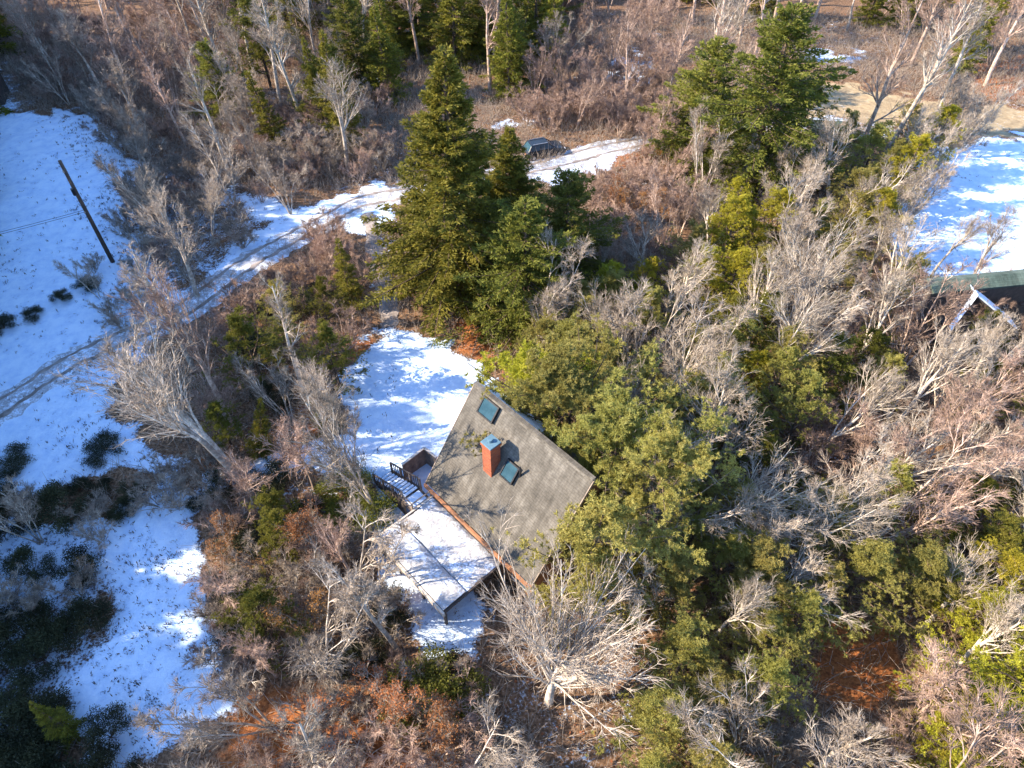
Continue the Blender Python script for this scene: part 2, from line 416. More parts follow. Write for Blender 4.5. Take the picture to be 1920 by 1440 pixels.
def grow(P, D, L, R, k, wig, trop, rng):
    """polylines of k segments from starts P along D; returns arrays [k+1,n,3], radii [k+1,n]"""
    pts = [P]; d = nrm(D)
    for i in range(k):
        pts.append(pts[-1] + d*(L/k)[:, None])
        d = nrm(d + rng.normal(size=d.shape)*wig + np.array([0, 0, trop]))
    rad = [R*(1-.78*i/k) for i in range(k+1)]
    return np.stack(pts), np.stack(rad)
def seg_tubes(pts, rad, n):
    k = len(pts)-1
    return tubes(pts[:-1].reshape(-1, 3), pts[1:].reshape(-1, 3), rad[:-1].reshape(-1), rad[1:].reshape(-1), n)
def spawn(pts, rad, Lp, nch, tmin, ang, rng, lf):
    """children on every parent polyline"""
    k, n = pts.shape[0]-1, pts.shape[1]
    t = rng.uniform(tmin, .98, (nch, n))
    f = t*k; i = np.minimum(f.astype(int), k-1); fr = (f-i)[..., None]
    cols = np.broadcast_to(np.arange(n), (nch, n))
    a = pts[i, cols]; b = pts[i+1, cols]
    P = a*(1-fr)+b*fr; d = nrm(b-a)
    r = rng.normal(size=d.shape); s = nrm(r-(r*d).sum(-1, keepdims=True)*d)
    an = np.radians(rng.uniform(ang*.7, ang*1.3, (nch, n)))[..., None]
    D = d*np.cos(an)+s*np.sin(an)
    L = (Lp[None]*lf*(1.15-.75*t)*rng.uniform(.6, 1.25, (nch, n)))
    R = (rad[i, cols]*(1-fr[..., 0])+rad[i+1, cols]*fr[..., 0])*.62
    return P.reshape(-1, 3), D.reshape(-1, 3), L.reshape(-1), R.reshape(-1)
def bare_tree(seed, H, style):
    rng = np.random.default_rng(seed)
    #            trunk  limbs length angle stems first  sub  fine twig
    cfg = {'wide':  (.50, 11, 1.0, 40, 1, .42, 8, 5, 3),
           'fan':   (.28, 34, 2.0, 42, 1, .45, 9, 4, 2),
           'slim':  (.95, 20, .26, 44, 1, .34, 6, 5, 3),
           'fork':  (.66, 12, .60, 32, 1, .32, 8, 5, 3),
           'clump': (.85, 8, .42, 30, 4, .25, 6, 4, 3),
           'brush': (.85, 6, .45, 34, 9, .15, 4, 3, 3)}[style]
    trunkH, nl, ll, la, stems, first, n2, n3, n4 = cfg
    P = np.zeros((stems, 3)); a = rng.uniform(0, 2*np.pi, stems)
    lean = {1: .05}.get(stems, .38 if stems == 4 else .70)
    D = np.stack([np.cos(a)*lean, np.sin(a)*lean, np.ones(stems)], 1)
    D[:, :2] *= rng.uniform(.5, 1.2, (stems, 1)); P[:, :2] = D[:, :2]*.15
    L = np.full(stems, H*trunkH)*rng.uniform(.8, 1.1, stems)
    R = np.full(stems, H*(.0145 if stems == 1 else .0065) + .012)
    tp, tr = grow(P, D, L, R, 8, .035 if style == 'slim' else .06, .02, rng)
    tp[0, :, 2] -= .3
    trunk = seg_tubes(tp, tr, 8 if stems == 1 else 5)
    parts = []
    P1, D1, L1, R1 = spawn(tp, tr, L, nl, first, la, rng, ll)
    D1 = D1 + np.array([0, 0, .25])
    if style == 'fan': R1 = R1*.36
    b1, r1 = grow(P1, D1, L1, np.clip(R1*.85, .05 if style == 'fan' else .022, .11), 7, .045 if style == 'fan' else .085, .035, rng); parts.append(seg_tubes(b1, r1, 5))
    P2, D2, L2, R2 = spawn(b1, r1, L1, n2, .12, 26, rng, .46 if style == 'fan' else .58)
    b2, r2 = grow(P2, D2, L2, np.clip(R2, .014, .04), 5, .09, .03, rng); parts.append(seg_tubes(b2, r2, 4))
    P3, D3, L3, R3 = spawn(b2, r2, L2, n3, .1, 28, rng, .60)
    b3, r3 = grow(P3, D3, L3, np.full(len(L3), .0135), 3, .11, .02, rng); fine = [seg_tubes(b3, r3, 3)]
    P4, D4, L4, R4 = spawn(b3, r3, L3, n4, .1, 30, rng, .75)
    b4, r4 = grow(P4, D4, np.maximum(L4, .3), np.full(len(L4), .0095), 2, .14, .0, rng); fine.append(seg_tubes(b4, r4, 3))
    ends = b4[-1]
    return trunk, join(parts), join(fine), ends
def conifer(seed, H, R, dens=1.0, irregular=.25, blade=.34, bw=.055, base=.06, spacing=.34, per=7, shape=.9):
    rng = np.random.default_rng(seed)
    tp, tr = grow(np.array([[0, 0, -.3]]), np.array([[0, 0, 1.]]), np.array([H*1.0]), np.array([H*.014+.04]), 8, .012, .05, rng)
    trunk = seg_tubes(tp, tr, 7)
    zs = np.arange(base*H, H*.985, spacing)
    Z = np.repeat(zs, per) + rng.uniform(-.2, .2, len(zs)*per)
    n = len(Z); az = rng.uniform(0, 2*np.pi, n)
    q = np.clip(1-Z/H, 0.01, 1)
    lump = 1 + irregular*(np.sin(az*2+Z*.9+seed)*.5+np.sin(az*3-Z*1.7+seed*2)*.5) + rng.normal(0, irregular*.45, n)
    Lb = np.clip(R*q**shape*lump*np.where(Z/H < .14, .55+Z/H*3.2, 1), .25, None)
    el = np.radians(-18+48*(Z/H)+rng.normal(0, 7, n))
    D = np.stack([np.cos(az)*np.cos(el), np.sin(az)*np.cos(el), np.sin(el)], 1)
    P = np.stack([np.interp(Z, tp[:, 0, 2], tp[:, 0, 0]), np.interp(Z, tp[:, 0, 2], tp[:, 0, 1]), Z], 1)
    bp, br = grow(P, D, Lb, .012+Lb*.009, 4, .05, .05, rng)
    wood = seg_tubes(bp, br, 3)
    # sprays on side twigs of every branch
    parts = []
    cnt = np.maximum((Lb*15*dens).astype(int), 5)
    bi = np.repeat(np.arange(n), cnt); t = rng.uniform(.12, 1, len(bi))**.75
    f = t*4; i = np.minimum(f.astype(int), 3); fr = (f-i)[:, None]
    a = bp[i, bi]; b = bp[i+1, bi]; pos = a*(1-fr)+b*fr; d = nrm(b-a)
    up = np.array([[0, 0, 1.]]); side = nrm(np.cross(d, up))*np.where(rng.random(len(bi)) < .5, -1, 1)[:, None]
    Lt = (.22+.30*Lb[bi]*(1-t)**.8)*rng.uniform(.6, 1.2, len(bi))
    Lt = np.minimum(Lt, 1.0)
    dt = nrm(d*.75+side*rng.uniform(.3, 1.1, (len(bi), 1))+np.array([0, 0, -.14])+rng.normal(size=d.shape)*.16)
    # each twig carries a run of blades
    nb = 4
    for kk in range(nb):
        s = (kk+rng.uniform(0, 1, len(bi)))/nb
        pp = pos+dt*(Lt*s)[:, None]
        dd = dt+rng.normal(size=dt.shape)*.38
        parts.append(blades(pp, dd, blade*rng.uniform(.6, 1.2, len(bi)), bw*rng.uniform(.7, 1.3, len(bi)), rng))
    return join([trunk]), wood, join(parts)
def pine(seed, H, R, ntuft=1050, per=20, bl=.19, bw=.017, nl=34):
    """irregular feathery crown: limbs ending in needle tufts"""
    rng = np.random.default_rng(seed)
    tp, tr = grow(np.array([[0, 0, -.3]]), np.array([[0, 0, 1.]]), np.array([H*.95]), np.array([H*.013+.04]), 8, .035, .05, rng)
    trunk = seg_tubes(tp, tr, 6)
    t = np.linspace(.16, .98, nl)+rng.uniform(-.02, .02, nl); f = np.clip(t*8, 0, 7.99); i = f.astype(int); fr = (f-i)[:, None]
    P = tp[i, 0]*(1-fr)+tp[i+1, 0]*fr
    az = np.arange(nl)*2.4+rng.uniform(-.5, .5, nl); el = np.radians(rng.uniform(-5, 25, nl)+t*30)
    D = np.stack([np.cos(az)*np.cos(el), np.sin(az)*np.cos(el), np.sin(el)], 1)
    L = R*(1.12-t**2.2)*rng.uniform(.35, 1.35, nl)
    b1, r1 = grow(P, D, L, .02+L*.012, 5, .11, .06, rng)
    P2, D2, L2, R2 = spawn(b1, r1, L, 7, .2, 40, rng, .55)
    b2, r2 = grow(P2, D2, np.maximum(L2, .35), np.full(len(L2), .014), 3, .16, .05, rng)
    wood = join([seg_tubes(b1, r1, 4), seg_tubes(b2, r2, 3)])
    n = b2.shape[1]; m = ntuft*2
    ci = rng.integers(0, n, m); tt = rng.uniform(.2, 1, m)*3; ii = np.minimum(tt.astype(int), 2); ff = (tt-ii)[:, None]
    pos = b2[ii, ci]*(1-ff)+b2[ii+1, ci]*ff + rng.normal(size=(m, 3))*np.array([.17, .17, .10])
    pp = np.repeat(pos, per, 0); dd = rng.normal(size=pp.shape)*np.array([1, 1, .6])+np.array([0, 0, .25])+np.repeat(nrm(b2[-1, ci]-b2[0, ci]), per, 0)*.9
    V = blades(pp, dd, bl*rng.uniform(.6, 1.3, len(pp)), bw*rng.uniform(.7, 1.4, len(pp)), rng)
    return trunk, wood, V
def bush(seed, H, R, n=5000, bl=.085, bw=.03):
    rng = np.random.default_rng(seed)
    st = 14; a = rng.uniform(0, 2*np.pi, st)
    D = np.stack([np.cos(a), np.sin(a), rng.uniform(.5, 1.6, st)], 1)
    b1, r1 = grow(np.zeros((st, 3)), D, np.full(st, H*.8)*rng.uniform(.7, 1.1, st), np.full(st, .03), 4, .12, .04, rng)
    nc = 26; ca = rng.uniform(0, 2*np.pi, nc); cr = R*np.sqrt(rng.uniform(0, 1, nc))*.85
    cz = H*(.25+.6*rng.uniform(0, 1, nc)*(1-(cr/R)**2*.7))
    C = np.stack([np.cos(ca)*cr, np.sin(ca)*cr, cz], 1); ck = rng.integers(0, nc, n)
    rad = R*.30
    off = nrm(rng.normal(size=(n, 3)))*(rad*rng.uniform(.35, 1.05, n)[:, None]); off[:, 2] *= .7
    P = C[ck]+off; P[:, 2] = np.maximum(P[:, 2], .04)
    return seg_tubes(b1, r1, 4), blades(P, off+rng.normal(size=off.shape)*rad*.8+np.array([0, 0, rad*.3]), bl*rng.uniform(.6, 1.3, n), bw*rng.uniform(.7, 1.3, n), rng)

SRC = {}     # kind -> list of variants; a variant is (height, radius, [(part name, mesh)])
def reg(kind, H, R, parts): SRC.setdefault(kind, []).append((H, R, parts))
def mesh2(nm, vf, mat, smooth=False): return np_mesh(nm, vf[0], vf[1], mat, smooth)
barks = {'bare_fan': ('fan', 13), 'bare_wide': ('wide', 11), 'bare_fork': ('fork', 12), 'bare_slim': ('slim', 14), 'bare_clump': ('clump', 7.5), 'bare_brush': ('brush', 3.2)}
sd = 10
for kind, (style, H) in barks.items():
    for j in range(3):
        sd += 1; t, c, tw, e = bare_tree(sd, H, style)
        for bm in ('grey', 'pink', 'pale'):
            if bm == 'pale' and kind in ('bare_brush', 'bare_clump'): continue
            if kind == 'bare_fan' and (bm != 'grey' or j): continue
            reg(kind+'_'+bm, H, {'fan': 6.5, 'wide': 4.6, 'fork': 3.6, 'slim': 2.4, 'clump': 3.0, 'brush': 1.9}[style],
                [('trunk' if style in ('fan', 'wide', 'fork', 'slim') else 'stems', mesh2('trunk', t, M['bark_'+bm], True)),
                 ('limbs', mesh2('limbs', c, M['bark_'+bm])), ('twigs', mesh2('twigs', tw, M['twig_'+bm]))])
        if kind in ('bare_fork', 'bare_clump') and j < 2:      # oaks that kept their dry leaves
            rng = np.random.default_rng(sd+500); k = rng.integers(0, len(e), 2600)
            P = e[k]+rng.normal(size=(2600, 3))*.12
            lv = blades(P, rng.normal(size=P.shape)+np.array([0, 0, -.4]), rng.uniform(.10, .2, 2600), rng.uniform(.04, .07, 2600), rng)
            v = SRC[kind+'_grey'][-1]
            reg('oak' if kind == 'bare_fork' else 'oak_bush', v[0], v[1], v[2]+[('leaves', mesh2('leaves', lv, M['leaf_oak']))])
def reg_con(kind, H, R, tri, leaf):
    t, w, l = tri
    reg(kind, H, R, [('trunk', mesh2('trunk', t, M['bark_brown'], True)), ('branches', mesh2('branches', w, M['bark_brown'])), ('foliage', mesh2('foliage', l, M[leaf]))])
reg_con('spruce', 21, 5.6, conifer(3, 21, 5.6, 1.25, .36, .32, .05, per=8), 'leaf_spruce')
for s in (4, 5): reg_con('fir', 13, 3.2, conifer(s, 13, 3.2, .95, .32, .32, .05, spacing=.36, per=6), 'leaf_hemlock')
for s in (6, 7): reg_con('fir_dark', 13, 3.0, conifer(s, 13, 3.0, .8, .35, .34, .055, spacing=.4, per=6), 'leaf_spruce')
for s in (21, 22): reg_con('hemlock', 17, 5.4, conifer(s, 17, 5.4, .85, .75, .34, .06, shape=.62), 'leaf_hemlock')
for s in (8, 9, 10):
    t = pine(s, 10, 3.6)
    reg_con('pine', 10, 3.0, t, 'leaf_pine'); reg_con('pine_green', 10, 3.0, t, 'leaf_hemlock'); reg_con('pine_yellow', 10, 3.0, t, 'leaf_yellow')
for s in (31, 32):
    reg_con('big_pine', 15, 6.0, pine(s, 15, 6.0, 3000, 22, .20, .018, 52), 'leaf_pine')
for s in (11, 12):
    b = bush(s, 2.2, 1.7, 9000)
    for kn, lf in (('bush_dark', 'leaf_dark'), ('bush_green', 'leaf_hemlock'), ('bush_rust', 'leaf_oak')):
        reg(kn, 2.2, 1.7, [('stems', mesh2('stems', b[0], M['bark_brown'])), ('foliage', mesh2('foliage', b[1], M[lf]))])

NAMES = {'big_pine': ('pine_tree', 'tree'), 'hemlock': ('hemlock_tree', 'tree'), 'spruce': ('spruce_tree', 'tree'), 'fir': ('fir_tree', 'tree'), 'fir_dark': ('fir_tree', 'tree'), 'pine': ('pine_tree', 'tree'), 'pine_green': ('pine_tree', 'tree'),
         'pine_yellow': ('pine_tree', 'tree'), 'oak': ('oak_tree', 'tree'), 'oak_bush': ('oak_sapling', 'tree'), 'bush_dark': ('evergreen_shrub', 'shrub'),
         'bush_green': ('evergreen_shrub', 'shrub'), 'bush_rust': ('leafy_shrub', 'shrub')}
def kind_name(kind):
    if kind in NAMES: return NAMES[kind]
    if 'brush' in kind: return ('bare_shrub' if 'grey' in kind else 'russet_shrub', 'shrub')
    if 'clump' in kind: return ('bare_sapling', 'tree')
    return ('pale_bare_tree', 'tree') if 'pale' in kind else ('bare_tree', 'tree')
LOOK = {'big_pine': 'tall spreading olive pine', 'hemlock': 'big olive green hemlock', 'spruce': 'broad dark green spruce', 'fir': 'green pointed fir tree', 'fir_dark': 'dark olive fir tree', 'pine': 'feathery olive green pine', 'pine_green': 'feathery deep green pine',
        'pine_yellow': 'yellow green pine', 'oak': 'rusty leaved oak', 'oak_bush': 'rusty leaved oak sapling', 'bush_dark': 'low dark evergreen shrub',
        'bush_green': 'low green evergreen shrub', 'bush_rust': 'rusty leaved shrub'}
BL = {'fan': 'fan shaped bare tree', 'wide': 'wide spreading bare tree', 'fork': 'forked bare tree', 'slim': 'slender upright bare tree', 'clump': 'many-stemmed bare sapling', 'brush': 'low bare shrub'}
def look(kind):
    if kind in LOOK: return LOOK[kind]
    _, st, c = kind.split('_'); return {'grey': 'grey', 'pink': 'pinkish brown', 'pale': 'pale barked'}[c]+' '+BL[st]
PL = random.Random(77)
def plant(kind, x, y, h, tilt=0.0, tdir=0.0, rz=None, label=None, var=None, wide=1.0, group=None, dz=0.0):
    vs = SRC[kind]; H, R, parts = vs[PL.randrange(len(vs)) if var is None else var]
    nm, cat = kind_name(kind)
    o = empty(nm, (x, y, float(terrain(x, y))+dz))
    s = h/H; o.scale = (s*wide, s*wide, s)
    rzv = PL.uniform(0, 6.28) if rz is None else rz
    m = Matrix.Rotation(tilt, 3, Vector((-math.sin(tdir), math.cos(tdir), 0))) @ Matrix.Rotation(rzv, 3, 'Z')
    o.rotation_euler = m.to_euler()
    for pn, me in parts: link(pn, me, o)
    tag(o, label, cat, group); o_info = (o, kind, x, y, h); return o

# ------------------------------------------------------------------ the main house (u along the eave, w up the slope)
UD = Vector((math.cos(math.radians(-47)), math.sin(math.radians(-47)), 0)); WD = Vector((-UD.y, UD.x, 0))
EZ = 3.2; O = gp(799, 905, EZ); O.z = 0
def hp(u, w, z): return O+UD*u+WD*w+Vector((0, 0, z))
house = empty("house", hp(0, 0, 0), math.radians(-47))
tag(house, "house with steep weathered tan shingle roof, brick chimney and brown siding beside the snowy yard", "house")
RUN = 4.2; PIT = 1.35; HL = 9.0; RZ = EZ+RUN*PIT
def slab(mbx, pts, th):       # pts: 4 corners (CCW from above) extruded down by th along z
    mbx.hexa([(p[0], p[1], p[2]-th) for p in pts]+[tuple(p) for p in pts])
# roof slopes are built in a frame whose XY lies in the slope so that shingle rows follow it
def slope_obj(name, mat, L, Wd, th, parent, origin, ang, flip=False):
    b = MB(); b.box(0, L, 0, Wd, -th, 0); o = b.build(name, mat, parent)
    o.location = origin; o.rotation_euler = (ang, 0, math.pi if flip else 0)
    return o
SL = math.hypot(RUN, RUN*PIT)
slope_obj("roof_slope", M['shingle'], HL, SL, .22, house, (0, 0, EZ), math.atan(PIT))
slope_obj("roof_slope", M['shingle'], HL, SL*.9, .22, house, (HL, 2*RUN, EZ), math.atan(PIT), True).location = (HL, RUN+RUN*.9+.0, RZ-RUN*.9*PIT)
b = MB(); b.box(-.02, HL+.02, RUN-.12, RUN+.12, RZ-.02, RZ+.06); b.build("ridge_cap", M['shingle'], house)
# snow lying on the shaded back slope
o = slope_obj("snow_blanket", M['snow'], 4.6, SL*.80, .10, house, (4.7, RUN*1.85, 0), math.atan(PIT), True); o.location = (4.65, RUN+RUN*.82, RZ-RUN*.82*PIT+.16)
# walls
b = MB(); k = 0
z = 0.0
while z < EZ+.1:                # clapboards on the side that faces the stairs
    b.hexa([(.5,.42,z),(HL-.4,.42,z),(HL-.4,.56,z),(.5,.56,z),(.5,.47,z+.21),(HL-.4,.47,z+.21),(HL-.4,.56,z+.21),(.5,.56,z+.21)]); z += .205
b.build("siding", M['siding'], house)
b = MB(); b.box(.45, HL-.35, .57, 2*RUN-.6, -.4, EZ+.3); b.build("wall", M['siding'], house)
for ux in (.45, HL-.45):
    b = MB(); n0 = [(ux-.1, .6, EZ), (ux+.1, .6, EZ), (ux+.1, 2*RUN-.6, EZ), (ux-.1, 2*RUN-.6, EZ), (ux-.1, RUN-.05, RZ-.4), (ux+.1, RUN-.05, RZ-.4), (ux+.1, RUN+.05, RZ-.4), (ux-.1, RUN+.05, RZ-.4)]
    b.hexa(n0); b.build("gable_wall", M['siding'], house)
b = MB(); b.box(-.05, HL+.05, -.16, -.03, EZ-.32, EZ-.04); b.build("gutter", M['siding'], house)
for s, nm in ((0, 'a'), (1, 'b')):
    ux = -.06 if s == 0 else HL+.02
    b = MB(); b.hexa([(ux,-.02,EZ-.30),(ux+.05,-.02,EZ-.30),(ux+.05,RUN,RZ-.30),(ux,RUN,RZ-.30),(ux,-.02,EZ+.03),(ux+.05,-.02,EZ+.03),(ux+.05,RUN,RZ+.03),(ux,RUN,RZ+.03)])
    b.build("rake_board", M['wood'], house)
# windows in the wall under the eave
for u0 in (2.4, 4.6, 7.2):
    b = MB(); b.box(u0, u0+1.1, .38, .50, 1.0, 2.3); w_ = b.build("window", M['glass'], house)
    b = MB()
    for bx in ((u0-.08, u0, .93, 2.37), (u0+1.1, u0+1.18, .93, 2.37), (u0-.08, u0+1.18, 2.3, 2.38), (u0-.08, u0+1.18, .92, 1.0), (u0+.52, u0+.58, 1.0, 2.3)):
        b.box(bx[0], bx[1], .345, .46, bx[2], bx[3])
    b.build("window_frame", M['fascia'], w_)
def on_slope(px, py):           # where the ray of that pixel meets the tan roof slope, in house coordinates
    d = ray(px, py); n = Vector((0, 0, 1))*1.0 - WD*PIT
    p0 = O+Vector((0, 0, EZ)); c = Vector((0, 0, CAM_H)); t = (p0-c).dot(n)/d.dot(n); q = c+d*t-O
    return q.dot(UD), q.dot(WD), q.z
cu, cw, cz = on_slope(916, 884)
cw += .25
b = MB(); b.box(cu-.35, cu+.35, cw-.35, cw+.35, cz-.5, cz+2.2); ch = b.build("chimney", M['brick'], house)
b = MB(); b.box(cu-.41, cu+.41, cw-.41, cw+.41, cz+2.20, cz+2.36); b.build("chimney_collar", M['brick'], ch)
b = MB(); b.box(cu-.40, cu+.40, cw-.40, cw+.40, cz+2.363, cz+2.45); b.build("chimney_cap", M['teal'], ch, .02)
b = MB(); b.cyl((cu-.05, cw, cz+2.47), (cu-.05, cw, cz+2.62), .15, .13, 12); b.build("flue", M['teal'], ch)
b = MB(); b.box(cu-.41, cu+.41, cw-.41, cw+.41, cz-.42, cz-.28); b.build("flashing", M['metal_dark'], ch)
def skylight(px, py, wu, wl, ice):
    u, w, z = on_slope(px, py)
    r = empty("skylight", (u, w, z)); r.parent = house; r.rotation_euler = (math.atan(PIT), 0, 0)
    b = MB(); b.box(-wu/2, wu/2, -wl/2, wl/2, .02, .16); b.build("pane", M['snow'] if ice else M['glass'], r, .02)
    b = MB()
    for x0, x1, y0, y1 in ((-wu/2-.08, -wu/2, -wl/2-.08, wl/2+.08), (wu/2, wu/2+.08, -wl/2-.08, wl/2+.08), (-wu/2, wu/2, -wl/2-.08, -wl/2), (-wu/2, wu/2, wl/2, wl/2+.08)):
        b.box(x0, x1, y0, y1, 0, .20)
    b.build("frame", M['metal_dark'], r); return r
# ------------------------------------------------------------------
skylight(958, 884, .8, .95, False)
skylight(918, 768, 1.1, .9, False)
u, w, z = on_slope(975, 893)     # thin vent pipe
b = MB(); b.cyl((u, w, z-.1), (u, w, z+.8), .06, .06, 8); b.build("vent_pipe", M['metal_dark'], house)

# lower snow covered porch along the wall
porch = empty("porch", hp(0, 0, 0), math.radians(-47)); tag(porch, "low porch with snowy flat roof along the tan roofed house", "porch")
b = MB(); b.hexa([(.5,-4.1,1.95),(6.6,-4.1,1.95),(6.6,.3,2.05),(.5,.3,2.05),(.5,-4.1,2.11),(6.6,-4.1,2.11),(6.6,.3,2.21),(.5,.3,2.21)]); b.build("roof", M['wood_dark'], porch)
b = MB(); b.box(.44, 6.66, -4.2, -4.08, 1.83, 2.20); b.box(.4, .5, -4.08, .3, 1.85, 2.24); b.build("fascia", M['fascia'], porch)
def snow_slab(name, x0, x1, y0, y1, zf, parent, seed, mat='snow', n=26, th=.10):
    rng = np.random.default_rng(seed); xs = np.linspace(x0, x1, n); ys = np.linspace(y0, y1, n); A, B = np.meshgrid(xs, ys)
    e = np.minimum(np.minimum(A-x0, x1-A), np.minimum(B-y0, y1-B)); e = np.clip(e/.25, 0, 1)
    Z = zf(A, B) + th*e + .03*np.sin(A*2.3+seed)*np.sin(B*3.1) + rng.normal(0, .006, A.shape)
    i = np.arange(n*n).reshape(n, n); F = np.stack([i[:-1,:-1], i[:-1,1:], i[1:,1:], i[1:,:-1]], -1).reshape(-1, 4)
    return link(name, np_mesh(name, np.stack([A, B, Z], -1), F, M[mat], True), parent)
snow_slab("snow_blanket", 0.52, 6.5, -2.5, .0, lambda A, B: 2.11+.023*(B+4), porch, 3, 'snow_thin')
snow_slab("snow_blanket", 0.52, 6.5, -4.05, -2.5, lambda A, B: 2.24+.023*(B+4), porch, 4, 'snow_thin')
for uu in (.6, 2.2, 4.4, 6.4):
    b = MB(); b.box(uu-.07, uu+.07, -4.0, -3.86, -.3, 1.97); b.build("post", M['wood_dark'], porch)
k = 0
while k < 21:                    # boarded lower wall
    b = MB(); b.box(.6+k*.27, .6+k*.27+.25, -3.84, -3.80+.01*(k % 2), -.2, 1.9); b.build("board", M['siding'] if k % 5 else M['wood_dark'], porch); k += 1

# wooden stairs with snowy treads, rising to a landing at the corner of the house
stairs = empty("wooden_stairs", hp(0, 0, 0), math.radians(-47)); tag(stairs, "dark wooden stairs with snow on the treads and rails, left of the house corner", "stairs")
N = 9; RS = .19; TR = .37; us = -4.15
for k in range(N):
    b = MB(); b.box(us+k*TR, us+k*TR+.30, -1.25, .0, RS*(k+1)-.05, RS*(k+1)); t_ = b.build("tread", M['wood_dark'], stairs)
    b = MB(); b.box(us+k*TR+.05, us+k*TR+.25, -1.14, -.10, RS*(k+1)+.001, RS*(k+1)+.05); b.build("snow", M['snow'], t_, .015)
for w_ in (-1.30, .05):
    b = MB(); b.hexa([(us-.1,w_-.03,-.2),(us+N*TR,w_-.03,-.2),(us+N*TR,w_+.03,-.2),(us-.1,w_+.03,-.2),(us-.1,w_-.03,.22),(us+N*TR,w_-.03,RS*N+.08),(us+N*TR,w_+.03,RS*N+.08),(us-.1,w_+.03,.22)])
    b.build("stringer", M['wood_dark'], stairs)
    b = MB(); b.bar((us, w_, 1.05), (us+N*TR, w_, RS*N+.98), .10, .05); b.build("handrail", M['wood_dark'], stairs)
    for k in (0, 3, 6, 9):
        b = MB(); b.box(us+k*TR-.05, us+k*TR+.05, w_-.05, w_+.05, -.2, RS*k+1.03); b.build("post", M['wood'], stairs)
b = MB()
for k in range(9): b.box(us+N*TR+.01, us+N*TR+1.15, -1.4+k*.16, -1.4+k*.16+.145, RS*N-.05, RS*N)
b.build("landing", M['wood_dark'], stairs)
b = MB(); b.box(us+N*TR+.05, us+N*TR+.9, -1.2, -.15, RS*N, RS*N+.06); b.build("landing_snow", M['snow'], stairs, .02)
for a_, c_ in (((us+N*TR, -1.4), (us+N*TR+1.15, -1.4)), ((us+N*TR+1.15, -1.4), (us+N*TR+1.15, .0))):
    for zz in (.45, .98):
        b = MB(); b.bar((a_[0], a_[1], RS*N+zz), (c_[0], c_[1], RS*N+zz), .08, .05); b.build("rail", M['wood'], stairs)
for q in ((us+N*TR+1.15, -1.4), (us+N*TR+1.15, 0)):
    b = MB(); b.box(q[0]-.05, q[0]+.05, q[1]-.05, q[1]+.05, -.2, RS*N+1.0); b.build("post", M['wood'], stairs)

for k in range(11):
    x = us+.02+k*.305; h = (x-us)/TR*RS
    b = MB(); b.box(x, x+.285, -1.37, -1.335, -.2, max(.05, h-.05)); b.build("skirt_board", M['wood_dark'], stairs)
for k in range(14):                # balusters along both rails
    for w_ in (-1.30, .05):
        x = us+.12+k*.23; z0 = (x-us)/TR*RS
        b = MB(); b.box(x-.02, x+.02, w_-.02, w_+.02, z0+.15, z0+1.0); b.build("baluster", M['wood_dark'], stairs)

# board screen round a small snowy pad behind the stairs
A = gp(756, 884, .9); Bp = gp(796, 842, 1.5); Cq = gp(819, 862, 1.4)
scr = empty("board_screen", (A.x, A.y, 0)); tag(scr, "weathered board screen round a small snowy pad at the top end of the stairs", "screen")
def board_wall(p, q, h0, h1, n):
    p = Vector((p.x, p.y, 0))-Vector((A.x, A.y, 0)); q = Vector((q.x, q.y, 0))-Vector((A.x, A.y, 0)); d = (q-p)
    for k in range(n):
        a = p+d*(k/n); c = p+d*((k+.93)/n); h = h0+(h1-h0)*k/n; r = Vector((-d.y, d.x, 0)).normalized()*.025*(1 if k % 2 else .7)
        b = MB(); b.hexa([a-r+Vector((0,0,-.2)), c-r+Vector((0,0,-.2)), c+r+Vector((0,0,-.2)), a+r+Vector((0,0,-.2)), a-r+Vector((0,0,h)), c-r+Vector((0,0,h)), c+r+Vector((0,0,h)), a+r+Vector((0,0,h))])
        b.build("board", M['wood'], scr)
    b = MB(); b.bar(p+Vector((0,0,h0+.04)), q+Vector((0,0,h1+.04)), .16, .07); b.build("top_rail", M['fascia'], scr)
board_wall(A, Bp, 1.6, 1.6, 10); board_wall(Bp, Cq, 1.6, 1.6, 5)

# stone edging between the yard path and the thicket
# ------------------------------------------------------------------ neighbouring house at the right edge
h2 = gp(1838, 548, 5.4); h2.z = 0
n2 = empty("house", h2, math.radians(8)); tag(n2, "house at the right edge with green roof and a small snowy front gable", "house")
# ridge runs along local X; the front slope falls towards the camera (-Y)
def gable_roof(parent, mat, x0, x1, yc, run, zr, drop, th=.15, nm="roof_slope"):
    for sgn in (-1, 1):
        b = MB(); y = yc+sgn*run
        b.hexa([(x0,yc,zr-th),(x1,yc,zr-th),(x1,y,zr-drop-th),(x0,y,zr-drop-th),(x0,yc,zr),(x1,yc,zr),(x1,y,zr-drop),(x0,y,zr-drop)] if sgn > 0 else
               [(x0,y,zr-drop-th),(x1,y,zr-drop-th),(x1,yc,zr-th),(x0,yc,zr-th),(x0,y,zr-drop),(x1,y,zr-drop),(x1,yc,zr),(x0,yc,zr)])
        b.build(nm, mat, parent)
gable_roof(n2, M['shingle_green'], -3.0, 13, 1.6, .85, 5.5, .45)
b = MB(); b.box(-2.9, 12.8, 1.0, 2.2, -.4, 5.0); b.build("wall", M['wood_dark'], n2)
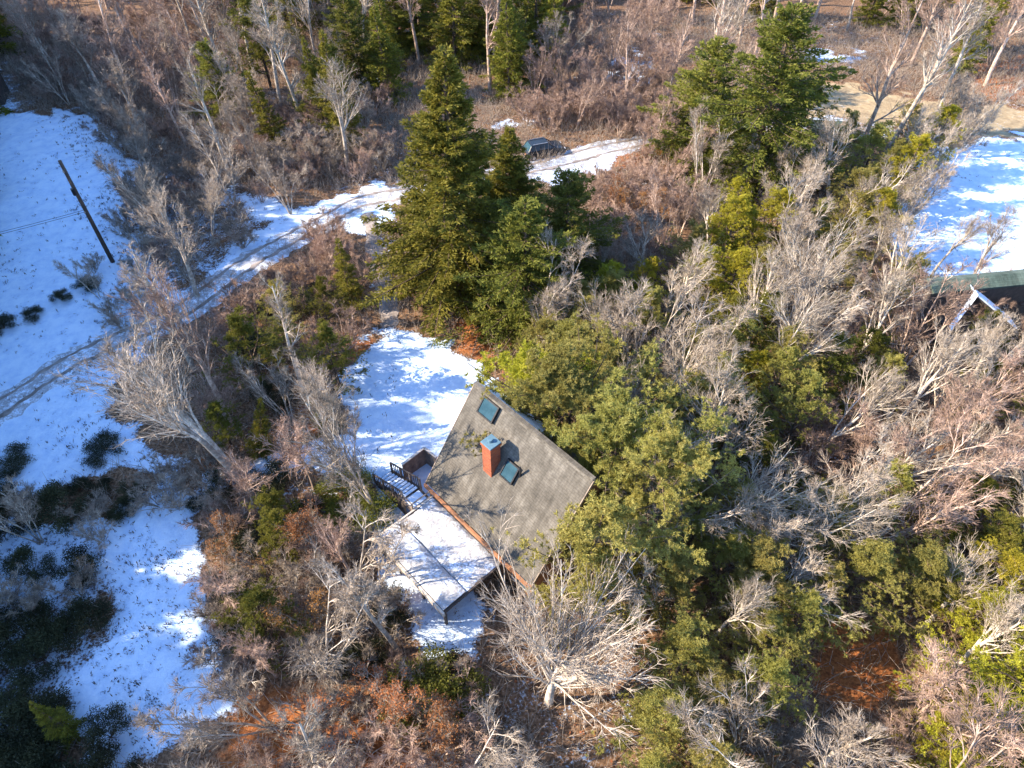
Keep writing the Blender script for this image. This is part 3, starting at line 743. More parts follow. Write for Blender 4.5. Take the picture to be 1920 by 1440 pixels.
# front gable: two snowy slopes that meet in a peak
for ex, ey, ez, wd_ in ((-2.0, -1.4, 3.1, .45), (3.4, -1.5, 2.7, 1.15)):
    for nm, mt, z0, z1 in (("gable_slope", M['wood_dark'], -.16, 0), ("snow_blanket", M['snow'], .003, .13)):
        q = [(0, 0, 5.0), (ex, ey, ez), (ex+.1, ey+wd_, ez+.12), (0, wd_, 5.12)]
        if ex < 0: q = q[::-1]
        b = MB(); b.hexa([(a, c, d+z0) for a, c, d in q]+[(a, c, d+z1) for a, c, d in q]); b.build(nm, mt, n2)
b = MB(); b.hexa([(-1.8,-1.1,-.4),(3.1,-1.2,-.4),(3.1,1.0,-.4),(-1.8,1.0,-.4),(-1.8,-1.1,2.7),(3.1,-1.2,2.4),(3.1,1.0,2.5),(-1.8,1.0,2.9)]); b.build("gable_wall", M['wood_dark'], n2)

# small shed with snow along its roof, top right behind the trees
s_ = gp(1550, 262); sh = empty("shed", s_, math.radians(-6)); tag(sh, "small dark green shed with snow along its roof ridge beside the tan lawn", "shed")
b = MB(); b.box(-2.2, 2.2, -1.1, 1.1, -.3, 1.7); b.build("wall", M['wood_dark'], sh)
gable_roof(sh, M['shingle_green'], -2.4, 2.4, 0, 1.35, 2.4, .85)
b = MB(); b.hexa([(-2.3,-.25,2.30),(2.3,-.25,2.30),(2.3,.9,1.9),(-2.3,.9,1.9),(-2.3,-.2,2.40),(2.3,-.2,2.40),(2.3,.9,2.02),(-2.3,.9,2.02)]); b.build("snow_blanket", M['snow'], sh, .02)
b = MB(); b.box(-.45, .45, -1.14, -1.08, -.1, 1.5); b.build("door", M['wood'], sh)

# house corner and snowy roof in the shade, top left corner
t_ = gp(-30, 190); t3 = empty("shed", t_, math.radians(20)); tag(t3, "small shaded shed with a blue snowy roof in the top left corner", "shed")
b = MB(); b.box(-3.6, 2.6, -2, 2, -.3, 2.3); b.build("wall", M['wood_dark'], t3)
gable_roof(t3, M['wood_dark'], -3.9, 2.9, 0, 2.4, 3.5, 1.2)
for sg in (-1, 1):
    b = MB(); p = [(-3.8,sg*.02,3.50),(2.8,sg*.02,3.50),(2.8,sg*2.3,2.36),(-3.8,sg*2.3,2.36)]
    if sg < 0: p = p[::-1]
    b.hexa(p+[(q[0],q[1],q[2]+.14) for q in p]); b.build("snow_blanket", M['snow'], t3)

# ------------------------------------------------------------------ dark car beyond the big spruce
def make_car(loc, rz):
    c = empty("parked_car", loc, rz); tag(c, "dark parked car beside the snowy road right of the tall spruce", "car")
    prof = [(-2.25,.35),(-2.3,.62),(-2.2,.92),(-1.9,1.02),(1.0,1.02),(1.9,.92),(2.25,.72),(2.3,.42),(2.2,.3),(-2.1,.3)]
    V = []; F = []; n = len(prof)
    for y, s in ((-.86,.97),(-.9,1),(.9,1),(.86,.97)):
        V += [(x*s, y, z) for x, z in prof]
    for k in range(3):
        for i in range(n):
            j = (i+1) % n; F.append((k*n+i, (k+1)*n+i, (k+1)*n+j, k*n+j))
    F.append(tuple(range(n))); F.append(tuple(3*n+i for i in reversed(range(n))))
    me = bpy.data.meshes.new("body"); me.from_pydata(V, [], F); me.materials.append(M['paint_dark']); me.update(); link("body", me, c)
    b = MB(); b.hexa([(-1.95,-.8,1.0),(1.1,-.8,1.0),(1.1,.8,1.0),(-1.95,.8,1.0),(-1.6,-.64,1.55),(.35,-.64,1.55),(.35,.64,1.55),(-1.6,.64,1.55)]); b.build("windows", M['glass'], c, .03)
    b = MB(); b.box(-1.62, .38, -.66, .66, 1.55, 1.61); rf = b.build("roof", M['paint_dark'], c, .02)
    for y in (-.6, .6):
        b = MB(); b.bar((-1.4, y, 1.68), (.2, y, 1.68), .05, .05); b.build("roof_rail", M['rim'], rf)
    for y in (-.72, .72):
        for x0, x1, z0, z1 in ((-1.95,-1.6,1.0,1.55),(-.6,-.55,1.0,1.55),(1.1,.35,1.0,1.55)):
            b = MB(); b.bar((x0, y*1.1, z0), (x1, y*.9, z1), .07, .07); b.build("pillar", M['paint_dark'], c)
    for x in (-1.4, 1.4):
        for y in (-.88, .88):
            wh = empty("wheel", (x, y, .33)); wh.parent = c
            b = MB(); b.cyl((0,-.11,0),(0,.11,0),.33,.33,18); b.build("tyre", M['tyre'], wh, smooth=False)
            b = MB(); b.cyl((0,-.12,0),(0,.12,0),.19,.19,12); b.build("rim", M['rim'], wh)
    for y in (-.65, .65):
        b = MB(); b.box(2.16, 2.27, y-.16, y+.16, .62, .76); b.build("headlight", M['lamp'], c)
        b = MB(); b.box(-2.30, -2.2, y-.14, y+.14, .72, .88); b.build("tail_light", M['siding'], c)
p = gp(1018, 292, .0); p.z = float(terrain(p.x, p.y))+.02
make_car(p, math.radians(20))

# ------------------------------------------------------------------ utility pole with its cables
p = gp(212, 492); pl = empty("utility_pole", (p.x, p.y, float(terrain(p.x, p.y)))); tag(pl, "dark wooden utility pole rising from the shaded snow field at left", "utility pole")
b = MB(); b.cyl((0,0,-.4), (0,0,9.8), .19, .13, 12); b.build("pole", M['pole'], pl, smooth=True)
for z_ in (5.2, 8.9):
    b = MB(); b.cyl((-.02,-.2,z_), (-.02,.2,z_), .03, .03, 8); b.cyl((-.02,-.2,z_-.02), (-.02,-.2,z_+.16), .06, .04, 8); b.cyl((-.02,.2,z_-.02), (-.02,.2,z_+.16), .06, .04, 8); b.build("insulator", M['stone'], pl)
b = MB(); b.cyl((.0,-.26,6.9), (.0,-.26,7.5), .14, .14, 12); b.build("junction_box", M['metal_dark'], pl)
for z_, yy in ((5.3, -.2), (5.3, .2)):
    b = MB(); q0 = Vector((p.x, p.y+yy, z_)); q1 = Vector((p.x-30, p.y-14+yy, z_+.6)); last = q0
    for i in range(1, 17):
        t = i/16; q = q0.lerp(q1, t); q.z -= 1.4*4*t*(1-t)*.5; b.cyl(last, q, .018, .018, 5); last = q
    tag(b.build("power_cable", M['metal_dark']), "thin black cable running from the utility pole to the left edge, %s of the pair" % ('nearer' if yy < 0 else 'farther'), "cable", "cables on the utility pole")

# ------------------------------------------------------------------ hand placed trees
def up_h(px, py, top_py, z=0):       # height of a vertical thing standing at pixel (px,py) whose top reaches top_py
    g = gp(px, py); d = ray(px, top_py)
    return CAM_H + d.z*(g.y/d.y)
def ordinal(n):
    w = "first second third fourth fifth sixth seventh eighth ninth tenth eleventh twelfth thirteenth fourteenth fifteenth sixteenth seventeenth eighteenth nineteenth".split()
    if n <= 19: return w[n-1]
    tens = {2: ("twenty", "twentieth"), 3: ("thirty", "thirtieth"), 4: ("forty", "fortieth"), 5: ("fifty", "fiftieth"), 6: ("sixty", "sixtieth")}[n//10]
    return tens[1] if n % 10 == 0 else tens[0]+"-"+w[n % 10-1]
def hand(kind, px, py, h, label, **k):
    g = gp(px, py); return plant(kind, g.x, g.y, h, label=label, **k)
hand('spruce', 850, 545, 19.8, "tall broad dark green spruce towering above the lane, largest tree in view", var=0, rz=.6, wide=1.2)
hand('spruce', 950, 480, 12.0, "dark green spruce tucked close against the right side of the tall spruce", wide=1.35, rz=2)
hand('hemlock', 985, 610, 11.5, "bright green rounded hemlock just below and right of the tall spruce", wide=1.15, var=0)
hand('hemlock', 1055, 540, 11, "green hemlock right of the bright rounded one in the middle", wide=1.1, var=1)
hand('bare_fan_grey', 1028, 1318, 17.5, "wide bare grey tree at bottom centre, limbs fanning like a wheel", wide=1.0, var=0)
hand('bare_fork_grey', 470, 925, 17.0, "leaning bare tree left of the yard, nearest the snow path", tilt=.38, tdir=2.6, var=0)
hand('bare_fork_grey', 455, 905, 18.5, "long bare tree leaning over the snow toward the driveway", tilt=.50, tdir=2.5, var=1)
hand('bare_fork_pink', 430, 790, 16.0, "leaning bare tree behind the two that lean over the snow field", tilt=.35, tdir=2.3, var=2)
hand('bare_fork_grey', 372, 560, 14, "bare forked tree standing at the near edge of the driveway, in front of the pole", var=2)
hand('bare_fork_pale', 335, 470, 12, "pale branching tree between the utility pole and the driveway", var=0)
hand('bare_slim_grey', 438, 345, 16, "slim straight trunk leaning left beyond the driveway, above the snow bank", tilt=.12, tdir=3.0)
hand('bare_slim_pale', 1238, 640, 8.5, "short pale barked tree standing upright in the middle thicket", wide=.9)
hand('bare_wide_pale', 1478, 640, 15.5, "tall pale forked tree with whitish limbs right of the middle", var=1, wide=.85)
hand('bare_fork_pale', 1446, 640, 11, "slim pale trunk just left of the tall whitish forked tree", var=1, wide=.8)
hand('bare_wide_pale', 1570, 715, 15.5, "pale tree leaning right with long whitish limbs below the small gable", tilt=.5, tdir=.4, var=2)
hand('bare_wide_pale', 1480, 880, 13, "bent pale tree with limbs sweeping right over the pink thicket", tilt=.75, tdir=.15, var=0)
hand('bare_wide_pale', 1300, 1010, 14, "whitish bare tree sprawling over the pines at lower middle", tilt=.45, tdir=-.3, var=1)
hand('bare_wide_pale', 1330, 1150, 12.5, "pale bare tree leaning right over the light green pines", tilt=.6, tdir=-.2, var=2)
hand('bare_fork_pale', 1330, 900, 14, "pale forked tree above the whitish sprawling one", tilt=.15, tdir=2.4, var=2)
hand('bare_fork_pale', 1745, 520, 8.5, "small bare twin-stemmed tree on the snow in front of the green roof", var=0)
hand('bare_fork_pale', 1825, 1240, 7, "pale leaning stem in front of the yellow pine at lower right", tilt=.5, tdir=.6, var=1)
for i, (a, b_, h, tl, td, lb) in enumerate([
    (1180,900,13,.3,2.2,"pale bare tree arching left toward the tan roof"),
    (1260,820,13,.2,1.0,"pale bare tree among the pines, straight right of the chimney"),
    (1420,760,14,.35,.3,"tall pale bare tree at the left edge of the pinkish thicket"),
    (1640,830,13,.5,.1,"long pale tree leaning right in the middle of the pinkish thicket"),
    (1700,930,13,.45,-.2,"pale tree leaning right at the lower edge of the pinkish thicket"),
    (1780,800,12,.4,.5,"pale tree leaning right, straight below the small snowy gable"),
    (1860,900,13,.4,.2,"pale leaning tree near the right edge, below the green roofed house"),
    (1240,1180,12,.3,2.8,"pale tree leaning left toward the bottom fan shaped tree"),
    (1450,1060,13,.5,-.1,"pale tree with long limbs just above the rusty leaf bank"),
    (1560,980,13,.45,.3,"pale tree leaning right over the pines above the rusty leaf bank"),
    (1840,1090,12,.4,.6,"pale leaning tree at the right edge above the yellow pines"),
    (1730,1180,10,.3,.9,"shorter pale tree immediately right of the rusty leaf bank"),
    (1390,700,13,.3,1.2,"pale tree below the yellow green pines in the middle thicket"),
    (1130,720,12,.25,1.5,"pale bare tree above the ridge of the tan roof"),
    (1640,600,12,.35,.9,"pale tree at the left end of the green roofed house"),
    (1110,850,11,.25,.6,"slim pale tree rising by the right end of the tan roof ridge"),
    (1120,1010,11,.3,.4,"pale tree beside the right lower corner of the tan roof"),
    (1010,700,10,.2,1.2,"pale tree behind the upper left end of the tan roof")]):
    hand('bare_wide_pale' if i % 3 else 'bare_fork_pale', a, b_, h, lb, tilt=tl, tdir=td, group="pale crowns over the right half thicket")
for i, (a, b_, h, lb) in enumerate([(1590,335,18,"first"),(1655,300,18,"second"),(1690,262,17,"third"),(1735,262,17,"fourth")]):
    hand('bare_slim_grey' if i % 2 else 'bare_slim_pink', a, b_, h, "tall straight trunk before the tan lawn, %s from the left of four" % lb, tilt=.06, tdir=.2, group="tall trunks before the tan lawn")
hand('hemlock', 1400, 345, 17, "big olive green conifer right of centre at the top edge", wide=1.15, var=1)
hand('hemlock', 1300, 300, 12.5, "olive conifer against the left side of the big one at the top", wide=1.1, var=0)
hand('pine_green', 1480, 290, 9, "green pine at the right foot of the big top conifer")
for i, (a, b_, h) in enumerate([(1700, 420, 9), (1735, 330, 8.5), (1800, 280, 8.5)]):
    hand('bare_clump_grey', a, b_, h, "bare grey sapling at the edge of the snowy right yard, %s from the left" % ordinal(i+1), group="saplings at the edge of the right yard")
hand('bare_fork_grey', 1800, 560, 11, "bare grey tree in front of the green roof, limbs over the snowy yard", tilt=.2, tdir=1.2)
hand('pine_yellow', 1720, 330, 8.0, "yellow green pine beside the tall straight trunks", var=0)
hand('pine_yellow', 1660, 400, 8.5, "yellow green pine below the one beside the tall trunks", var=1)
hand('pine_yellow', 1610, 500, 8, "yellow green pine left of the snowy yard at right", var=2)
hand('pine_yellow', 1345, 520, 8.5, "yellow green pine in the middle thicket, upper one of two", var=1)
hand('pine_yellow', 1340, 610, 8.0, "yellow green pine in the middle thicket, lower one of two", var=0)
hand('pine_yellow', 1860, 1370, 9, "bright yellow pine at the bottom right corner", var=0, wide=1.2)
hand('pine_yellow', 1770, 1420, 8, "bright yellow pine left of the bottom right corner", var=2, wide=1.1)
hand('bush_green', 678, 985, 2.3, "dark green rounded shrub just left of the wooden stairs", var=0, wide=1.2)
hand('bush_green', 648, 925, 2.0, "smaller dark green shrub behind the rounded one left of the stairs", var=1, wide=1.2)
hand('bush_green', 820, 1320, 3.0, "dark green shrub left of the bottom wheel-shaped tree", var=1, wide=1.1)
hand('oak', 620, 1060, 7.0, "small oak with rusty dry leaves left of the porch roof", var=0)
hand('oak_bush', 590, 1180, 4.5, "rusty leaved sapling below the small oak", var=0)
for (a, b_, h, w_, lb) in [(200,850,1.0,1.5,"dark shrub patch alone on the left snow field"),(118,562,1.0,.9,"small round dark shrub near the far left snow"),(62,592,.9,1.1,"small dark shrub left of the round one"),
                      (165,540,1.1,1.0,"brown-green shrub by the twiggy tree on the snow"),(5,610,.9,1.4,"dark shrub cut by the left edge above the driveway"),(20,870,.9,1.7,"flat dark shrub at the left edge below the driveway")]:
    hand('bush_dark', a, b_, h, lb, wide=w_*1.3)

FRONT = sorted([(1700,590,'bare_clump_pink',4.5),(1745,600,'bare_brush_pink',3.6),(1800,625,'bare_clump_pink',5),(1860,625,'bare_clump_pink',4.6),(1890,590,'bare_brush_pink',3.6),(1770,590,'bare_clump_grey',5),(1900,650,'bare_clump_pink',4.5),(1720,560,'bush_green',2.4),(1765,575,'bare_brush_grey',2.8),(1830,600,'bush_green',1.6)])
for i, (a, b_, kd, h) in enumerate(FRONT):
    same = [q for q in FRONT if q[2] == kd]; n_ = same.index((a, b_, kd, h))+1
    hand(kd, a, b_, h, look(kd)+" in front of the green roofed house"+(", %s from the left" % ordinal(n_) if len(same) > 1 else ""))
def by_house(kind, uu, ww, h, label, **k):
    q = O+UD*uu+WD*ww; return plant(kind, q.x, q.y, h, label=label, **k)
for i, (kd, uu, ww, h, wd_, lb) in enumerate([
    ('big_pine', 4.4, 9.2, 12.5, 1.15, "olive pine rising behind the middle of the tan roof ridge"),
    ('big_pine', 7.8, 9.0, 12.5, 1.2, "taller olive pine behind the right end of the tan roof ridge"),
    ('pine_yellow', 1.2, 9.6, 11.0, 1.2, "golden green pine behind the left end of the tan roof ridge"),
    ('big_pine', 11.2, 6.0, 13.0, .85, "olive pine crowding the right gable, farther of the two there"),
    ('pine', 10.9, 2.0, 11, 1.1, "olive pine crowding the right gable, nearer of the two there"),
    ('bare_fork_grey', 10.2, 7.9, 15.0, 1.1, "bare grey tree rising among the pines behind the right gable"),
    ('bare_fork_grey', -6.0, -2.6, 12.5, .9, "bare grey tree left of the wooden stairs"),
    ('bare_clump_grey', -2.3, -2.4, 13.0, .7, "bare multi stemmed tree between the stairs and the porch, shading the roof")]):
    by_house(kd, uu, ww, h, lb, wide=wd_, var=i % len(SRC[kd]), tilt=.30 if i < 3 else 0, tdir=-2.39)
# ------------------------------------------------------------------ woods, filled region by region
CLEAR = [
    [(880,700),(800,895),(745,880),(720,900),(800,990),(880,1030),(960,1070),(1000,1000),(1080,900),(1030,850),(950,790),(915,770),(960,745)],
    [(685,650),(730,625),(790,625),(850,660),(890,700),(830,800),(790,845),(740,960),(690,900),(680,760)],
    [(700,1000),(800,975),(900,1060),(860,1130),(800,1100)],
    [(-50,250),(160,215),(220,300),(200,420),(140,480),(120,600),(150,640),(-50,760)],
    [(-50,700),(130,690),(180,740),(200,800),(240,860),(180,890),(-50,900)],
    [(210,1010),(260,970),(370,950),(360,1080),(400,1250),(380,1345),(250,1345),(170,1230),(215,1140)],
    [(350,560),(520,450),(575,420),(590,440),(480,500),(400,560)], [(640,380),(720,345),(725,375),(660,400)],
    [(690,420),(715,430),(755,520),(765,600),(700,610),(690,500)],
    [(1750,310),(1950,280),(1950,515),(1740,525),(1720,430)],
    [(1510,150),(1620,170),(1590,215),(1520,215)], [(1840,205),(1950,205),(1950,245),(1850,235)],
    [(1545,1165),(1655,1165),(1690,1300),(1600,1320),(1540,1300)],
    [(1000,325),(1050,295),(1120,285),(1180,285),(1120,312),(1020,345)], [(985,270),(1040,250),(1050,290),(990,310)],
    [(1790,590),(1840,545),(1925,605),(1860,560)], [(395,360),(470,372),(560,390),(600,400),(560,400),(450,385)],
    [(900,1070),(1150,1050),(1180,1300),(900,1300)],
]
CL = [np.array(p, float) for p in CLEAR]
def covers(x, y, h, r, frac):
    zs = np.array([.25, .45, .7, .95])*h; tot = 0; hit = 0
    for z, rr in zip(zs, (r*.8, r, r*.7, r*.2)):
        cx, cy = proj(x, y, z); k = FPX/(y*CT+(CAM_H-z)*ST)*rr*frac
        for dx in (-1, 0, 1):
            for dy in (-.5, .5):
                X_ = cx+dx*k; Y_ = cy+dy*k
                for p in CLEAR:
                    if bool(inpoly(np.array([X_]), np.array([Y_]), p)[0]): return True
    return False
placed = []
def bare_k(k): return k.startswith('bare') or k.startswith('oak')
def fill(seed, place, poly, mix, sp, hr, cap=60, frac=.8):
    """mix: [(kind, weight, height scale)]"""
    rng = random.Random(seed); G = [gp(*q) for q in poly]
    x0, x1 = min(g.x for g in G), max(g.x for g in G); y0, y1 = min(g.y for g in G), max(g.y for g in G)
    out = []; tries = 0; wsum = sum(m_[1] for m_ in mix)
    area = (x1-x0)*(y1-y0); nt = int(min(area/(sp*sp)*5, 2500))
    for _ in range(nt):
        x = rng.uniform(x0, x1); y = rng.uniform(y0, y1)
        px, py = proj(x, y, 0)
        if not bool(inpoly(np.array([px]), np.array([py]), poly)[0]): continue
        r = rng.random()*wsum
        for kd, w_, hs in mix:
            r -= w_
            if r <= 0: break
        small = 'brush' in kd or 'bush' in kd
        s2 = sp*(.55 if small else 1)
        if any((x-a)**2+(y-b)**2 < ((s2+c)/2)**2 for a, b, c in placed): continue
        q = (O+UD*0); rel = Vector((x, y, 0))-O; uu, ww = rel.dot(UD), rel.dot(WD)
        if -4.5 < uu < HL+1.0 and -5.2 < ww < 2*RUN+.8: continue
        h = rng.uniform(*hr)*hs*(1.1 if ('brush' in kd or 'bush' in kd) else (1.35 if bare_k(kd) else 1.12))
        Hs, Rs = SRC[kd][0][0], SRC[kd][0][1]; rr = Rs*h/Hs
        bare = kd.startswith('bare') or kd.startswith('oak')
        if covers(x, y, h, rr, frac*(.45 if bare else .95)): continue
        placed.append((x, y, s2)); out.append((px, kd, x, y, h))
        if len(out) >= cap: break
    groups = {}
    for t in out: groups.setdefault(look(t[1]), []).append(t)
    for lk, ts in groups.items():
        ts.sort(); n = len(ts); hm = sorted(t[4] for t in ts)[n//2]
        for i, (px, kd, x, y, h) in enumerate(ts):
            if n == 1: lab = f"{lk} alone {place}"
            else: lab = f"{lk} {place}, {ordinal(i+1)} from left"
            plant(kd, x, y, h, tilt=abs(rng.gauss(0, .07 if not bare else .10)), tdir=rng.uniform(0, 6.28), label=lab, wide=rng.uniform(.85, 1.2), group=f"{lk}s {place}"[:90] if n > 1 else None)
GB = [('bare_slim_grey', 2, 1.1), ('bare_fork_grey', 3, .95), ('bare_clump_grey', 3, .6), ('bare_brush_grey', 2, .3)]
PB = [('bare_slim_pink', 2, 1.0), ('bare_fork_pink', 3, .9), ('bare_clump_pink', 4, .65), ('bare_brush_pink', 4, .32)]
fill(101, "beyond the left snow field", [(60,-80),(420,-80),(430,220),(330,300),(210,250),(150,170),(60,130)], [('bare_slim_pink',3,1),('bare_clump_pink',6,.7),('bare_brush_pink',4,.32),('bare_fork_grey',2,.9)], 2.3, (8, 12), 110)
fill(102, "between driveway and top, left of spruce", [(430,-80),(720,-80),(730,180),(700,290),(640,335),(520,340),(430,320),(400,220)], GB+[('pine_green',1,.8),('fir_dark',3,.85),('hemlock',1.2,.8),('bare_brush_pink',4,.34)], 2.2, (9, 13), 120)
fill(103, "behind the tall spruce", [(720,-80),(1040,-80),(1040,170),(930,190),(880,120),(720,150)], [('fir_dark',5,.9),('hemlock',1.5,.9),('bare_slim_pink',4,1),('bare_clump_grey',3,.6)], 2.1, (9, 13), 100)
fill(104, "above the road, top middle", [(1040,-80),(1250,-80),(1250,260),(1190,270),(1060,240),(1045,190)], [('bare_clump_pink',3,.6),('bare_brush_pink',5,.32),('bare_slim_pink',1,.9)], 2.4, (8, 11), 80)
fill(105, "between the utility pole and the driveway", [(240,310),(400,340),(560,390),(440,480),(340,550),(260,520),(230,420)], [('bare_clump_grey',4,.65),('bare_brush_grey',4,.34),('bare_fork_pale',2,.8),('bare_brush_pink',2,.3)], 2.7, (7, 11), 45)
fill(106, "on snow left of driveway bend", [(120,470),(260,480),(330,560),(240,640),(170,620),(110,540)], [('bare_clump_grey',3,.45),('bare_brush_grey',4,.28)], 3.2, (7, 9), 12)
fill(107, "between driveway and snowy yard", [(380,620),(440,540),(520,480),(640,450),(685,520),(680,640),(650,740),(640,820),(520,850),(430,880),(380,800),(340,700)],
     [('fir_dark',2,.5),('pine_green',3,.48),('pine',2,.45),('bare_clump_grey',3,.6),('bare_slim_grey',2,.85),('bare_fork_pink',2,.8),('bush_dark',2,.16),('bare_brush_pink',3,.3)], 2.3, (8, 12), 85)
fill(108, "in the thicket below the snow path", [(400,900),(560,900),(700,910),(720,1000),(700,1060),(760,1180),(820,1260),(900,1330),(900,1600),(430,1600),(450,1330),(430,1200),(385,1060)],
     [('bare_clump_grey',3,.6),('bare_fork_pink',3,.75),('bare_slim_grey',2,.8),('oak_bush',.7,.4),('bush_dark',2,.17),('bare_brush_grey',4,.3),('bare_brush_pink',4,.3),('pine_green',.5,.45)], 1.9, (8, 11), 110)
fill(109, "in the shaded lower left corner", [(-250,960),(150,920),(200,1010),(180,1100),(120,1200),(60,1330),(40,1500),(-200,1500)], [('bush_dark',6,.2),('bare_clump_grey',2.5,.5),('bare_brush_grey',3,.26),('fir_dark',1.2,.5)], 2.5, (7, 10), 55)
fill(110, "lower left, beside snow tongue", [(60,1150),(200,1130),(170,1250),(230,1400),(230,1600),(0,1600)], [('bush_dark',5,.2),('fir_dark',3,.42),('bare_brush_grey',1,.3)], 2.0, (8, 10), 22)
fill(111, "on snow among dark shrubs", [(200,880),(380,900),(380,960),(250,1000),(190,1000),(60,960),(60,920)], [('bush_dark',3,.13),('bare_brush_grey',5,.26),('bare_clump_grey',1,.4)], 1.9, (7, 9), 24)
fill(112, "in russet brush right of spruce", [(1080,340),(1160,330),(1260,300),(1290,420),(1240,520),(1140,520),(1090,440)], [('bare_clump_pink',4,.6),('bare_brush_pink',5,.34),('oak_bush',.5,.4)], 2.5, (8, 10), 50)
fill(113, "below the big top conifer", [(1250,360),(1580,360),(1560,520),(1480,620),(1290,600),(1280,450)], [('bare_fork_grey',2,.8),('bare_clump_grey',3,.65),('pine_yellow',1.5,.6),('pine',2,.6),('bare_brush_grey',3,.3)], 2.7, (8, 12), 55)
fill(114, "left of the snowy right yard", [(1560,270),(1760,270),(1720,330),(1660,420),(1670,520),(1740,560),(1700,620),(1560,640),(1560,400)], [('bare_fork_grey',2,.8),('bare_clump_grey',3,.65),('pine_yellow',1.5,.65),('pine',2,.6),('bare_brush_pink',3,.3)], 2.7, (8, 12), 50)
fill(115, "right of the bright green hemlocks", [(1070,520),(1240,520),(1300,620),(1290,740),(1160,760),(1080,700),(1000,690),(1000,620)], [('pine',8,.58),('pine_yellow',2.5,.52),('bare_clump_grey',4,.75),('bare_brush_grey',1,.3),('bare_fork_pale',1,.8),('bare_fork_grey',1.5,.8)], 2.3, (8, 11), 50)
fill(116, "behind the ridge of the tan roof", [(990,690),(1160,760),(1300,740),(1330,860),(1340,960),(1280,960),(1180,840),(1060,740)], [('pine',8,.62),('pine_green',2,.55),('bare_clump_grey',4,.8),('bare_fork_pale',1.2,.85)], 2.1, (9, 12), 40)
fill(117, "in the olive wood at the centre right", [(1290,620),(1480,640),(1560,650),(1560,760),(1470,880),(1420,980),(1330,960),(1310,800)], [('pine',7,.62),('pine_green',5,.56),('bare_clump_grey',2,.65),('bare_brush_pink',2,.3),('pine_yellow',1.2,.5),('bare_fork_pale',1.3,.8)], 2.3, (8, 11), 55)
fill(118, "below the right house", [(1560,640),(1780,640),(2150,680),(2150,1000),(1850,1040),(1620,1040),(1440,980),(1480,880),(1570,760)], [('bare_clump_pink',4,.7),('bare_brush_pink',4,.34),('pine_green',3,.45),('bare_fork_pale',1.6,.75),('bush_green',3,.2),('pine',2.5,.48)], 2.2, (8, 11), 110)
fill(119, "at the lower middle right", [(1150,1000),(1280,960),(1420,980),(1600,1040),(1620,1120),(1540,1180),(1540,1330),(1600,1480),(1500,1650),(1200,1650),(1120,1400),(1110,1200)],
     [('pine',11,.6),('pine_green',3,.52),('bare_clump_grey',4.5,.72),('bare_fork_grey',1.5,.8),('bare_brush_grey',1,.28),('bare_fork_pale',1.5,.75)], 2.0, (8, 11), 90)
fill(120, "right of rusty leaf bank", [(1640,1060),(1850,1050),(2050,1050),(2050,1600),(1640,1600),(1690,1320),(1700,1180),(1650,1130)], [('pine_green',2,.5),('pine_yellow',2,.55),('pine',2,.55),('bare_clump_pink',2,.75),('bare_fork_pale',1.2,.85),('bare_brush_pink',2,.3)], 2.1, (8, 11), 75)
fill(121, "behind the tan lawn, top right", [(1250,-120),(2100,-120),(2100,180),(1820,170),(1640,90),(1480,90),(1440,200),(1250,200)], [('fir_dark',3,.85),('bare_slim_pink',3,1),('bare_clump_pink',3,.6),('bare_fork_grey',2,.9)], 3.3, (9, 13), 110)
fill(122, "around the snowy right yard", [(1740,240),(1860,250),(1830,290),(1740,310)], [('bare_clump_grey',3,.55),('bare_brush_grey',3,.3)], 2.4, (7, 9), 12)
fill(123, "in the far top left shade", [(-420,-120),(60,-80),(60,130),(90,180),(0,210),(-300,240)], [('fir_dark',4,1),('bare_slim_grey',2,1),('bush_dark',2,.2)], 3.8, (10, 14), 40)
fill(124, "left of the porch roof", [(640,1010),(690,1010),(740,1120),(800,1200),(760,1250),(690,1150)], [('bare_brush_pink',3,.3),('bush_rust',3,.13)], 1.7, (7, 9), 14)
fill(125, "in the rusty clearing above the driveway", [(420,230),(720,240),(720,330),(640,345),(470,350),(420,320)], [('bare_brush_pink',5,.36),('bare_brush_grey',4,.34),('bare_clump_grey',2,.6),('bush_rust',1,.14)], 2.1, (8, 10), 40)
fill(126, "along the road near the parked car", [(1020,170),(1250,180),(1250,290),(1200,300),(1180,265),(1060,255),(960,240)], [('bare_brush_pink',6,.36),('bush_rust',1.5,.15),('bare_clump_pink',2,.6)], 2.2, (8, 10), 34)
fill(127, "in the brush beside the pole thicket", [(60,140),(240,210),(300,330),(230,300),(170,215),(60,190)], [('bare_brush_grey',4,.36),('bare_brush_pink',4,.34),('bare_clump_grey',3,.6)], 2.2, (8, 10), 26)
# the belt of firs left of the field whose shade lies over the snow
rng_ = random.Random(9); belt = []
for _ in range(2500):
    y = rng_.uniform(2, 96); x = -(max(38, 0.75*(y*CT+CAM_H*ST))+rng_.uniform(8, 22))
    if 46 < y < 48.5 and rng_.random() < .9: continue
    if any((x-a)**2+(y-b)**2 < 3.1**2 for a, b in belt): continue
    belt.append((x, y))
    if len(belt) > 150: break
for i, (x, y) in enumerate(sorted(belt, key=lambda q: q[1])):
    plant('fir_dark' if i % 3 else 'fir', x, y, rng_.uniform(19, 25), wide=1.3, label="tall dark fir in the belt west of the snow field", group="firs west of the snow field")

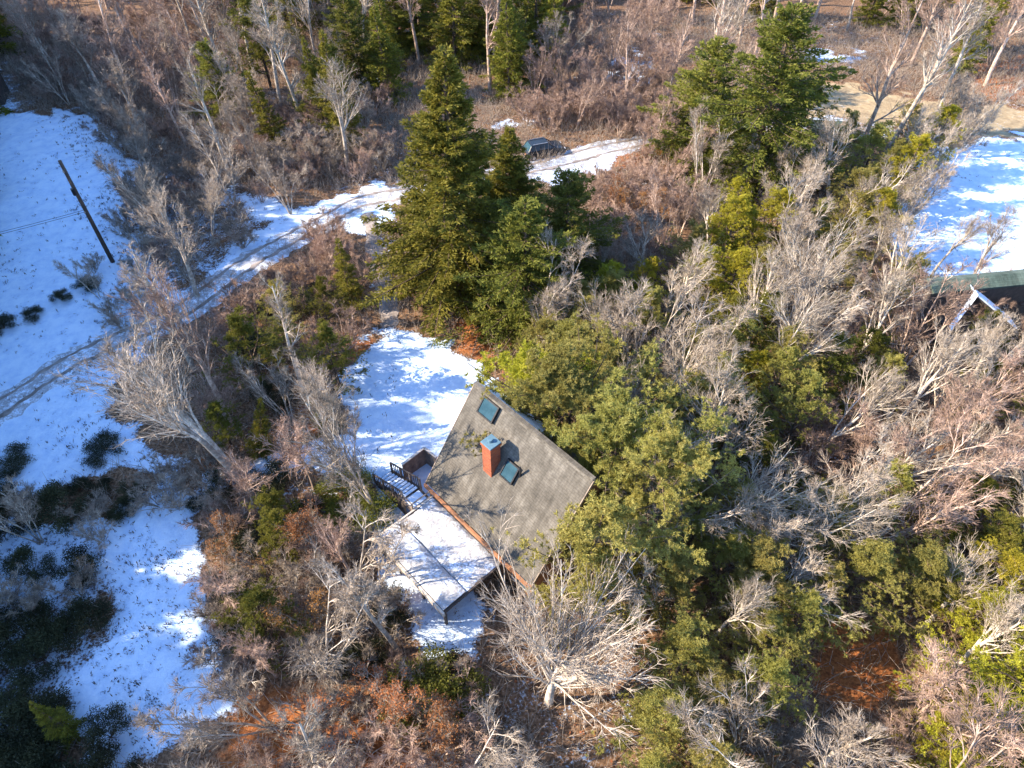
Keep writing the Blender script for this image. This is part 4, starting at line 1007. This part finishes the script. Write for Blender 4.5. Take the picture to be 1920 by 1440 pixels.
# ------------------------------------------------------------------ things nobody could count
rng = np.random.default_rng(5)
def sample(n, prob):
    x = rng.uniform(-75, 75, n); y = rng.uniform(4, 110, n)
    i = ((y-Y0)/ST_).astype(int); j = ((x-X0)/ST_).astype(int)
    px, py = proj_np(x, y, 0); ok = (px > -250) & (px < 2150) & (py < 1700) & (py > -60)
    keep = ok & (rng.random(n) < prob(a_snow[i, j], a_lawn[i, j], a_rust[i, j], px, py))
    x, y = x[keep], y[keep]; i, j = i[keep], j[keep]
    return x, y, gzz[i, j]
# weeds standing through the snow, in drifts
def weedp(s, l, r, px, py):
    patch = .5+.5*np.sin(px*.021+np.sin(py*.017)*2)*np.sin(py*.027+1)
    near = np.clip((px-60)/200, .15, 1)
    return (s > .5)*(.10+.55*patch**2)*np.where((px < 420), near, .12)
x, y, z = sample(220000, weedp); n = len(x); k = 5
P = np.repeat(np.stack([x, y, z-.02], 1), k, 0)+rng.normal(size=(n*k, 3))*np.array([.08, .08, 0])
V = blades(P, rng.normal(size=P.shape)*.5+np.array([0, 0, 1.]), rng.uniform(.08, .32, n*k), rng.uniform(.016, .036, n*k), rng)
tag(link("dry_weeds", mesh2("dry_weeds", V, M['bark_brown'])), "dry weeds poking through the snow", "weeds", kind='stuff')
# fallen leaves and litter
x, y, z = sample(90000, lambda s, l, r, px, py: (s < .5)*(l < .4)*(.35+.6*r)); n = len(x)
P = np.stack([x, y, z+.03], 1)
V = blades(P, rng.normal(size=P.shape)*np.array([1, 1, .25]), rng.uniform(.12, .26, n), rng.uniform(.05, .09, n), rng)
tag(link("fallen_leaves", mesh2("fallen_leaves", V, M['leaf_oak'])), "fallen brown leaves on the forest floor", "leaves", kind='stuff')
# thin undergrowth twigs under the trees
x, y, z = sample(80000, lambda s, l, r, px, py: (s < .56)*(l < .4)*np.where(py < 360, 1.0, .55)); n = len(x); k = 3
P = np.repeat(np.stack([x, y, z-.05], 1), k, 0); D = rng.normal(size=P.shape)*.55+np.array([0, 0, 1.]); L = rng.uniform(.6, 2.0, n*k)
bp, br = grow(P, D, L, np.full(n*k, .02), 2, .25, .0, rng)
tag(link("undergrowth", mesh2("undergrowth", seg_tubes(bp, br, 3), M['twig_grey'])), "thin bare undergrowth below the trees", "undergrowth", kind='stuff')
print("things", len([o for o in SC.objects if not o.parent]), "objects", len(SC.objects), "tris", sum(len(m.polygons)*2 for m in bpy.data.meshes))
